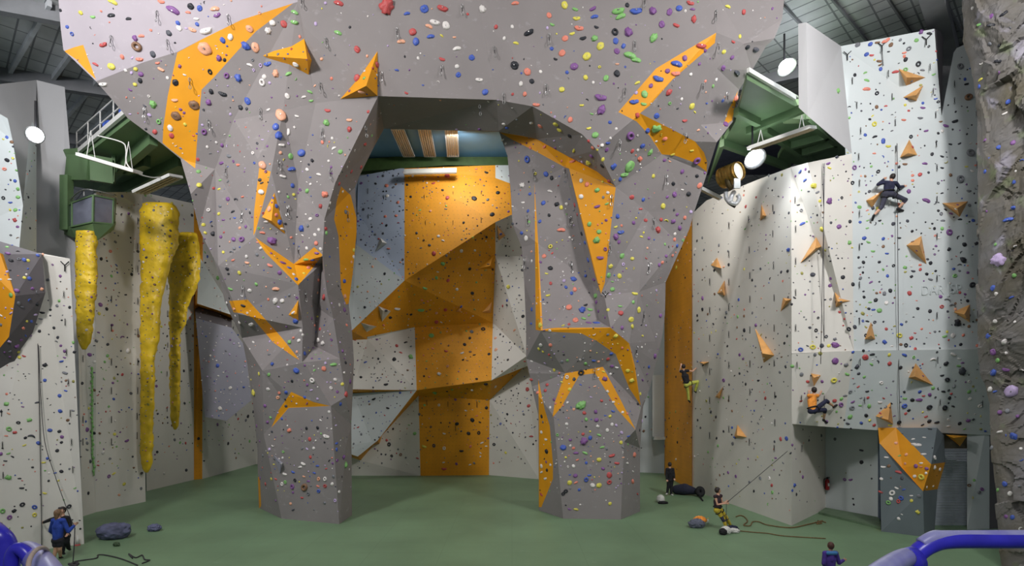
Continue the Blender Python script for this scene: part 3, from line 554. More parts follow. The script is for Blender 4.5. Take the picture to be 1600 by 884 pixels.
# ------------------------------------------------------------------ lamps
LAMPON = mat('lamp_glow', (240, 246, 255), .5, 0, 1, emit=60)
def flood(x, y, d, r, lab, energy, tilt):
    c = P(x, y, d); e = empty('floodlight', c); tag(e, lab, 'lamp')
    ax = Vector(tilt).normalized(); Q = ax.to_track_quat('Z', 'Y').to_matrix().to_4x4()
    bm = bmesh.new(); n = 24
    prof = [(.35, -.45), (.5, -.38), (.62, -.15), (1.0, .3), (1.08, .3), (1.0, .22), (.6, -.1)]
    rg = [[bm.verts.new(c+(Q @ Vector((math.cos(2*math.pi*j/n)*a*r, math.sin(2*math.pi*j/n)*a*r, h*r)))) for j in range(n)] for a, h in prof]
    for i in range(len(prof)-1):
        for j in range(n): bm.faces.new((rg[i][j], rg[i][(j+1) % n], rg[i+1][(j+1) % n], rg[i+1][j]))
    bm.faces.new(rg[0]); rf_ = bm_obj('reflector', bm, STEEL, e, True)
    bm = bmesh.new(); bmesh.ops.create_uvsphere(bm, u_segments=20, v_segments=12, radius=.62*r, matrix=Matrix.Translation(c) @ Q @ Matrix.Diagonal((1.3, 1.3, .55, 1)))
    bm_obj('lens', bm, LAMPON, rf_, True)
    bm = bmesh.new(); tube(bm, [c-ax*.4*r, c-ax*.4*r+Vector((0, 0, 1.2))], .04, 8); bm_obj('bracket', bm, BLACK, e)
    l = bpy.data.lights.new('floodlight_lamp', 'SPOT'); l.energy = energy; l.spot_size = 2.9; l.spot_blend = .6; l.shadow_soft_size = .35; l.color = (.95, .98, 1)
    lo_ = bpy.data.objects.new('floodlight_lamp', l); lo_.location = c+ax*.5*r; lo_.rotation_euler = ax.to_track_quat('-Z', 'Y').to_euler(); COL.objects.link(lo_)
flood(55, 210, 21.0, .28, 'round floodlight shining on the smooth tower at far left', 900, (.45, -.7, -.5))
flood(1228, 103, 23.0, .36, 'upper white floodlight beside the shaft at upper right', 1200, (.2, -.5, -.85))
flood(1178, 246, 23.4, .42, 'lower white floodlight under the right gallery above gold duct', 450, (.1, -.65, -.75))
SLAT = mat('heater_slats', (196, 178, 150), .4, .1, 12, metal=.3)
def heater(p0, p1, wv, lab, grp=None, n=4, hang=0, name='radiant_heater', cat='heater'):
    p0 = Vector(p0); p1 = Vector(p1); wv = Vector(wv); e = empty(name, (p0+p1)/2); tag(e, lab, cat, grp)
    ax = (p1-p0).normalized(); up = ax.cross(wv).normalized()
    if up.z < 0: up = -up
    bm = bmesh.new(); R = Matrix((wv.normalized(), ax, up)).transposed()
    if R.determinant() < 0: R = Matrix((-wv.normalized(), ax, up)).transposed()
    w = wv.length; box(bm, (p0+p1)/2+up*.06, (w, (p1-p0).length, .06), R)
    for s in (-1, 1): box(bm, (p0+p1)/2+wv*.5*s, (.04, (p1-p0).length, .08), R)
    hs_ = bm_obj('housing', bm, RAIL, e)
    for k in range(n):
        o_ = wv*((k+.5)/n-.5)*.9; bm = bmesh.new(); tube(bm, [p0+o_-up*.01, p1+o_-up*.01], w/n*.28, 6); bm_obj('tube', bm, SLAT, hs_)
    for s in (0, 1):
        q = p0 if s == 0 else p1; bm = bmesh.new(); box(bm, q+up*.02, (w*1.05, .12, .11), R); bm_obj('end_cap', bm, RAIL, e)
    if hang:
        for t in (.15, .85):
            q = p0.lerp(p1, t)+up*.08; bm = bmesh.new(); tube(bm, [q+wv*.4, q+Vector((0, 0, hang)), q-wv*.4], .015, 5); bm_obj('hanger', bm, RAIL, e)
zh = 19.6
for k, (xa, xb, nm) in enumerate([(621, 639, 'leftmost'), (663, 672, 'middle'), (705, 708, 'rightmost')]):
    a = P(xa, 202, 31.2); b = P(xb, 244, 34.9)
    heater(a, b, (.68, 0, 0), nm+' of three ribbed heaters under the blue soffit', 'heaters on the soffit behind the arch', 5)
heater(P(633, 269, 34.2), P(712, 267, 34.2), (0, .12, .3), 'long louvred light fitting at the top of orange back wall', None, 3, 0, 'strip_light', 'lamp')
heater(P(129, 244, 22.3), P(213, 269, 22.3), (.0, .55, .1), 'long hanging radiant heater left, beneath gallery handrail', None, 3, 1.0)
heater(P(219, 301, 25), P(274, 276, 24.2), (.2, .6, .12), 'radiant heater right of the hanging one, under left gallery', None, 3)
heater(P(1176, 232, 21.8), P(1268, 200, 20.6), (.5, .5, .2), 'long silver radiant heater below the right gallery', None, 3, .5)
heater(P(1092, 294, 26), P(1124, 310, 26), (.1, .5, .1), 'short radiant heater close to the arch, right of its right leg', None, 3)
bm = bmesh.new(); tube(bm, smooth_path([P(153, 212, 22.5), P(190, 222, 22.5), P(197, 234, 22.5), P(198, 255, 22.4), P(213, 270, 22.6), P(236, 277, 23.4), P(250, 277, 24)], 5), .025, 6)
tag(bm_obj('power_cable', bm, RAIL), 'white cable looping between the two heaters at left', 'cable')
# ------------------------------------------------------------------ gold flexible duct and pulley
GOLD = mat('gold_foil', (214, 176, 96), .35, .15, 6, metal=.6)
e = empty('ventilation_duct', P(1143, 270, 25)); tag(e, 'gold ribbed duct with bright open mouth under the right gallery', 'duct')
a = P(1128, 279, 25.4); b = P(1156, 266, 24.6); bm = bmesh.new(); pts = []; rr = []
for i in range(25):
    t = i/24; pts.append(a.lerp(b, t)); rr.append((.42-.04*t)*(1+.1*math.sin(i*math.pi/2)))
tube(bm, pts, rr, 24, caps=False); bmesh.ops.solidify(bm, geom=bm.faces[:], thickness=.02) ; bm_obj('sleeve', bm, GOLD, e, True)
ax = (b-a).normalized(); bm = bmesh.new(); Q = ax.to_track_quat('Z', 'Y').to_matrix().to_4x4()
bmesh.ops.create_circle(bm, cap_ends=True, radius=.36, segments=24, matrix=Matrix.Translation(b-ax*.12) @ Q); bmesh.ops.solidify(bm, geom=bm.faces[:], thickness=.04); bm_obj('mouth', bm, mat('duct_lining', (245, 240, 220), .5), e)
bm = bmesh.new(); c = P(1151.5, 283, 24.6); box(bm, c, (.27, .08, .62)); bm_obj('hanging_plate', bm, RAIL, e)
bm = bmesh.new(); c = P(1142, 292, 24.9); tube(bm, smooth_path([c+Vector((-.15, 0, .35)), c+Vector((-.1, 0, .1)), c+Vector((.05, 0, -.1))], 4), .12, 10); bm_obj('elbow', bm, mat('duct_dark', (92, 76, 44), .5, metal=.4), e)
e = empty('rope_winch', P(1144, 309, 25)); tag(e, 'curled silver and black rope winch hanging below gold duct', 'winch')
bm = bmesh.new(); tube(bm, smooth_path([P(1134, 300, 25), P(1135, 310, 25), P(1141, 316, 24.9), P(1150, 318, 24.9), P(1155, 310, 25), P(1152, 304, 25)], 6), .09, 10); tube(bm, smooth_path([P(1141, 316, 24.9), P(1143, 306, 24.9), P(1147, 300, 25)], 5), .1, 10); bm_obj('bracket', bm, mat('polished_steel', (220, 220, 222), .3, metal=.3), e, True)
bm = bmesh.new(); tube(bm, smooth_path([P(1134, 306, 25.2), P(1138, 316, 25.2), P(1149, 323, 25.2)], 6), .07, 8); bm_obj('guard', bm, BLACK, e, True)
# ------------------------------------------------------------------ yellow stalactites and rock pillar
YEL = mat('yellow_resin', (226, 190, 40), .45, .12, 2, bump=.5, bscale=5)
def lumpy(name, rows, d, m, ratio=.8, amp=.1, fr=1.6, nseg=36, nrow=120, seed=0, squ=1.0):
    ys = [r[0] for r in rows]; bm = bmesh.new(); rg = []
    for i in range(nrow+1):
        y = ys[0]+(ys[-1]-ys[0])*i/nrow
        k = max(j for j in range(len(rows)) if rows[j][0] <= y+1e-6); k = min(k, len(rows)-2)
        t = (y-ys[k])/(ys[k+1]-ys[k]); xl = rows[k][1]*(1-t)+rows[k+1][1]*t; xr = rows[k][2]*(1-t)+rows[k+1][2]*t
        c = P((xl+xr)/2, y, d); rx = (xr-xl)/2/F*d; ring = []
        for j in range(nseg):
            a = 2*math.pi*j/nseg; ca, sa = math.cos(a), math.sin(a)
            q = squ; px = math.copysign(abs(ca)**q, ca); py = math.copysign(abs(sa)**q, sa)
            v = c+Vector((px*rx, py*min(rx*ratio, .55), 0))
            nn = noise.fractal(Vector((v.x*fr+seed, v.y*fr, v.z*fr)), 1, 2, 4)*amp*min(1, rx/.3)
            v += Vector((px, py, 0))*nn; ring.append(bm.verts.new(v))
        rg.append(ring)
    for i in range(nrow):
        for j in range(nseg): bm.faces.new((rg[i][j], rg[i][(j+1) % nseg], rg[i+1][(j+1) % nseg], rg[i+1][j]))
    bm.faces.new(rg[0]); bm.faces.new(rg[-1])
    o = bm_obj(name, bm, m, None, True)
    add_surf(name, [v.co for v in o.data.vertices], [t for p in o.data.polygons for t in [(p.vertices[0], p.vertices[i], p.vertices[i+1]) for i in range(1, len(p.vertices)-1)]])
    return o
tag(lumpy('resin_column', [(362, 121, 149), (380, 120, 150), (442, 120, 150), (480, 120, 147), (500, 121, 144), (520, 121, 142), (536, 124, 140), (546, 129, 134)], 24.35, YEL, .6, .05, 3.0, seed=3, squ=.8), 'short yellow lumpy column hanging below the lookout cabin', 'climbing column')
tag(lumpy('resin_column', [(320, 226, 272), (330, 222, 276), (380, 222, 276), (400, 222, 268), (442, 222, 256), (480, 221, 250), (520, 221, 249), (562, 221, 241), (617, 221, 240), (663, 220, 239), (700, 220, 238), (722, 221, 237), (732, 223, 235), (738, 227, 231)], 27.7, YEL, .6, .06, 3.0, seed=11, squ=.7), 'tallest yellow lumpy column on the left wall', 'climbing column')
tag(lumpy('resin_column', [(364, 285, 306), (372, 270, 308), (400, 266, 311), (436, 266, 310), (462, 266, 300), (480, 266, 291), (505, 266, 290), (520, 266, 281), (600, 266, 281), (650, 267, 280), (665, 269, 278), (671, 272, 275)], 31.2, YEL, .6, .07, 3.0, seed=23, squ=.7), 'yellow lumpy column nearest the arch, right of the tallest', 'climbing column')
ROCK = mat('cast_rock', (92, 86, 70), .8, .2, .7, bump=.7, bscale=2.2, rgb2=(116, 114, 116))
def rockcol():
    sil = [(-60, 1508), (35, 1514), (55, 1511), (90, 1522), (115, 1526), (165, 1532), (300, 1535), (440, 1533), (515, 1533), (585, 1538), (631, 1553), (720, 1555), (790, 1563), (884, 1572), (905, 1574)]
    nz, nu = 420, 130; V_ = []
    for i in range(nz+1):
        z = 20.2*i/nz
        dd = 17.6+2.2*min(1, z/6)           # foot stands nearer, shaft leans back
        y = HZ-(z-H)/dd*F
        k = max([j for j in range(len(sil)) if sil[j][0] <= y] or [0]); k = min(k, len(sil)-2)
        t = (y-sil[k][0])/(sil[k+1][0]-sil[k][0]); t = max(0, min(1, t)); xl = sil[k][1]*(1-t)+sil[k+1][1]*t
        X0 = (xl-800)/F*dd+.1
        for j in range(nu+1):
            a = math.pi*(1.12*j/nu-.06); Wd = 3.2
            X = X0+Wd*(1-math.cos(a))/2*1.0; Y = dd-1.7*math.sin(a)
            if j > nu*.97: Y = dd
            p = Vector((X, Y, z)); nv = Vector((-math.cos(a), -math.sin(a), 0))
            q = Vector((X, Y, z*.8-X*.4)); q += noise.noise_vector(q*.9)*.5
            vd, vp = noise.voronoi(q*.95); c_ = vp[0]; hsh = noise.noise_vector(c_*5.3); h1 = noise.noise(c_*3.7+Vector((9, 1, 4)))*.42+(q*.95-c_).dot(hsh)*.75
            vd2, vp2 = noise.voronoi(q*2.7); c2 = vp2[0]; h2 = noise.noise(c2*4.1)*.1+(q*2.7-c2).dot(noise.noise_vector(c2*7.7))*.11
            top = max(0, (z-13)/7); fine = noise.fractal(q*5, .9, 2.1, 3)*.035
            p += nv*(h1+h2+fine+top*.35-.05)*min(1, math.sin(max(0, min(math.pi, a)))*1.6+.15)
            V_.append(p)
    Fc = []
    for i in range(nz):
        for j in range(nu): a = i*(nu+1)+j; Fc.append([a, a+1, a+nu+2, a+nu+1])
    b0 = len(V_)
    for i in range(nz): Fc.append([i*(nu+1)+nu, i*(nu+1), (i+1)*(nu+1), (i+1)*(nu+1)+nu])
    o = mesh_obj('rock_pillar', V_, Fc, ROCK); add_surf('rock pillar', V_, [t for f in Fc for t in (f[:3], (f[0], f[2], f[3]))])
    return tag(o, 'tall artificial rock pillar filling the right edge', 'rock pillar')
rockcol()
nt = ROCK.node_tree; N = nt.nodes; L_ = nt.links; bs = N['Principled BSDF']; src = bs.inputs['Base Color'].links[0].from_socket
tc = N.new('ShaderNodeTexCoord'); n2 = N.new('ShaderNodeTexNoise'); n2.inputs['Scale'].default_value = .8; n2.inputs['Detail'].default_value = 9; n2.inputs['Distortion'].default_value = .8; L_.new(tc.outputs['Object'], n2.inputs['Vector'])
r_ = N.new('ShaderNodeMapRange'); r_.inputs[1].default_value = .6; r_.inputs[2].default_value = .68; r_.inputs[4].default_value = .6; L_.new(n2.outputs['Fac'], r_.inputs[0]); mx = N.new('ShaderNodeMix'); mx.data_type = 'RGBA'
L_.new(r_.outputs[0], mx.inputs[0]); L_.new(src, mx.inputs[6]); mx.inputs[7].default_value = (*s2l((172, 168, 184)), 1)
n3 = N.new('ShaderNodeTexNoise'); n3.inputs['Scale'].default_value = 1.3; L_.new(tc.outputs['Object'], n3.inputs['Vector']); r3 = N.new('ShaderNodeMapRange'); r3.inputs[1].default_value = .6; r3.inputs[2].default_value = .7; r3.inputs[4].default_value = .5; L_.new(n3.outputs['Fac'], r3.inputs[0])
m3 = N.new('ShaderNodeMix'); m3.data_type = 'RGBA'; L_.new(r3.outputs[0], m3.inputs[0]); L_.new(mx.outputs[2], m3.inputs[6]); m3.inputs[7].default_value = (*s2l((108, 122, 84)), 1); L_.new(m3.outputs[2], bs.inputs['Base Color'])
# ------------------------------------------------------------------ pyramid volumes
def volume(pts, apex, h, m, lab, grp=None, ridge=None):
    """pts: outline pixels on the wall, apex pixel, h metres out of the wall"""
    base = []
    for x, y in pts:
        r = ray(x, y)
        if r: base.append(r[0])
    n = sum((ray(x, y)[1] for x, y in pts), Vector()).normalized(); c = sum(base, Vector())/len(base)
    a0 = ray(*apex); dr = P(apex[0], apex[1], 1)-Vector((0, 0, H))
    # apex lies on the view line through its pixel, h above the base plane
    t = (c+n*h-Vector((0, 0, H))).dot(n)/dr.dot(n); ap = Vector((0, 0, H))+dr*t
    if (ap-c).length > 3*h+2: ap = c+n*h
    V_ = base+[ap]; k = len(base); f = [[i, (i+1) % k, k] for i in range(k)]+[list(range(k))[::-1]]
    bm = bmesh.new(); vs = [bm.verts.new(v-n*.01) for v in V_]
    for q in f: bm.faces.new([vs[i] for i in q])
    o = bm_obj('wall_volume', bm, m); tag(o, lab, 'climbing volume', grp); add_surf('volume', V_, f[:-1]); return o
BV = None
def build_bvh():
    global BV, BVN
    vs = []; fs = []; BVN = []
    for nme, V_, T in SURF:
        o = len(vs); vs += V_
        for t in T: fs.append(tuple(q+o for q in t)); BVN.append(nme)
    BV = BVHTree.FromPolygons(vs, fs)
def ray(x, y):
    o = Vector((0, 0, H)); d = (P(x, y, 1)-o).normalized(); r = BV.ray_cast(o, d)
    if r[0] is None: return None
    n = r[1]
    if n.dot(d) > 0: n = -n
    return r[0], n, BVN[r[2]]
build_bvh()
VOLS = [
 ([(410, 87), (475, 60), (487, 94), (482, 117)], (480, 92), .7, ORANGE, 'yellow-orange kite volume at upper left of the crossbeam'),
 ([(531, 155), (590, 79), (590, 150)], (572, 134), .7, ORANGE, 'yellow-orange pyramid volume just above the arch opening'),
 ([(429, 300), (409, 339), (446, 366)], (424, 345), .45, ORANGE, 'orange kite volume on the left leg inside the V area'),
 ([(466, 468), (450, 492), (466, 502)], (463, 490), .3, ORANGE, 'tiny orange volume below the V tip on the left leg'),
 ([(427, 710), (442, 723), (437, 741)], (438, 725), .3, SHIELD, 'small grey pyramid low on the left leg plinth'),
 ([(594, 371), (605, 380), (586, 393)], (597, 378), .4, WHITEV, 'small white pyramid on the blue-grey back wall'),
 ([(591, 478), (611, 486), (597, 503)], (598, 485), .4, WHITEV, 'white pyramid on the dark ledge of back wall, the higher one'),
 ([(563, 504), (589, 510), (573, 519)], (577, 509), .4, WHITEV, 'white pyramid on the dark ledge of back wall, the lower one'),
 ([(712, 487), (722, 476), (720, 488)], (718, 485), .3, WOOD, 'tiny tan pyramid in the middle of orange back wall'),
 ([(753, 488), (769, 471), (767, 489)], (764, 484), .4, WOOD, 'tan pyramid by the right edge of orange back wall'),
 ([(747, 420), (771, 398), (771, 420)], (766, 415), .4, ORANGE, 'orange pyramid below the slanting ledge of back wall'),
 ([(776, 351), (790, 368), (779, 376)], (781, 364), .3, WOOD, 'small brown pyramid on cream strip right of orange back wall'),
 ([(1404, 107), (1447, 121), (1416, 134)], (1417, 121), .5, WOOD, 'topmost tan pyramid on the high right wall'),
 ([(1443, 133), (1411, 152), (1432, 158)], (1432, 148), .45, WOOD, 'tan pyramid just under the topmost one on right wall'),
 ([(1421, 217), (1434, 242), (1406, 246)], (1419, 239), .4, WOOD, 'tan pyramid above the high climber on right wall'),
 ([(1380, 297), (1353, 313), (1363, 325)], (1365, 311), .4, WOOD, 'tan pyramid left of the high climber on right wall'),
 ([(1472, 317), (1513, 314), (1500, 339)], (1496, 325), .6, WOOD, 'tan pyramid beside the rock pillar level with high climber'),
 ([(1416, 383), (1440, 368), (1448, 413)], (1437, 383), .6, WOOD, 'large tan pyramid below right of the high climber'),
 ([(1275, 370), (1283, 385), (1250, 411)], (1274, 388), .5, WOOD, 'tan pyramid beside the hanging ropes on right wall'),
 ([(1223, 465), (1237, 467), (1219, 487)], (1228, 470), .4, WOOD, 'small tan pyramid with dark face, left of the hanging ropes'),
 ([(1304, 456), (1330, 470), (1306, 480)], (1309, 471), .5, WOOD, 'tan pyramid just right of the hanging ropes, middle height'),
 ([(1361, 502), (1368, 530), (1351, 530)], (1361, 524), .45, WOOD, 'tan upright pyramid above the overhang edge on right wall'),
 ([(1490, 487), (1516, 475), (1516, 504)], (1507, 491), .5, WOOD, 'tan pyramid close to rock pillar above the overhang'),
 ([(1431, 567), (1459, 602), (1420, 590)], (1430, 588), .5, WOOD, 'tan pyramid in the middle of the right overhang panel'),
 ([(1267, 583), (1283, 586), (1272, 604)], (1272, 590), .35, WOOD, 'tan pyramid right above the orange-shirted climber'),
 ([(1392, 628), (1396, 663), (1368, 650)], (1388, 656), .5, WOOD, 'tan pyramid at the bottom edge of the right overhang'),
 ([(1179, 512), (1210, 555), (1193, 567)], (1191, 552), .5, WOOD, 'long narrow tan pyramid in the middle of cream right wall'),
 ([(1152, 663), (1167, 683), (1146, 684)], (1151, 680), .4, WOOD, 'lowest tan pyramid on the cream right wall'),
 ([(1130, 603), (1124, 623), (1117, 620)], (1122, 618), .3, WOOD, 'slim tan pyramid right of the climber in yellow trousers'),
 ([(1120, 402), (1127, 419), (1110, 414)], (1119, 417), .45, WOOD, 'tan pyramid at upper left of the cream right wall'),
 ([(1189, 318), (1197, 337), (1187, 345)], (1191, 336), .4, WOOD, 'topmost tan pyramid on cream wall, left of the ropes'),
 ([(1132, 437), (1132, 462), (1120, 458)], (1129, 456), .4, WOOD, 'tan pyramid below the upper left one on cream wall'),
 ([(1092, 565), (1108, 565), (1100, 570)], (1099, 568), .3, WOOD, 'flat tan volume right above climber in yellow trousers'),
]
for v in VOLS: volume(v[0], v[1], v[2], v[3], v[4])
build_bvh()
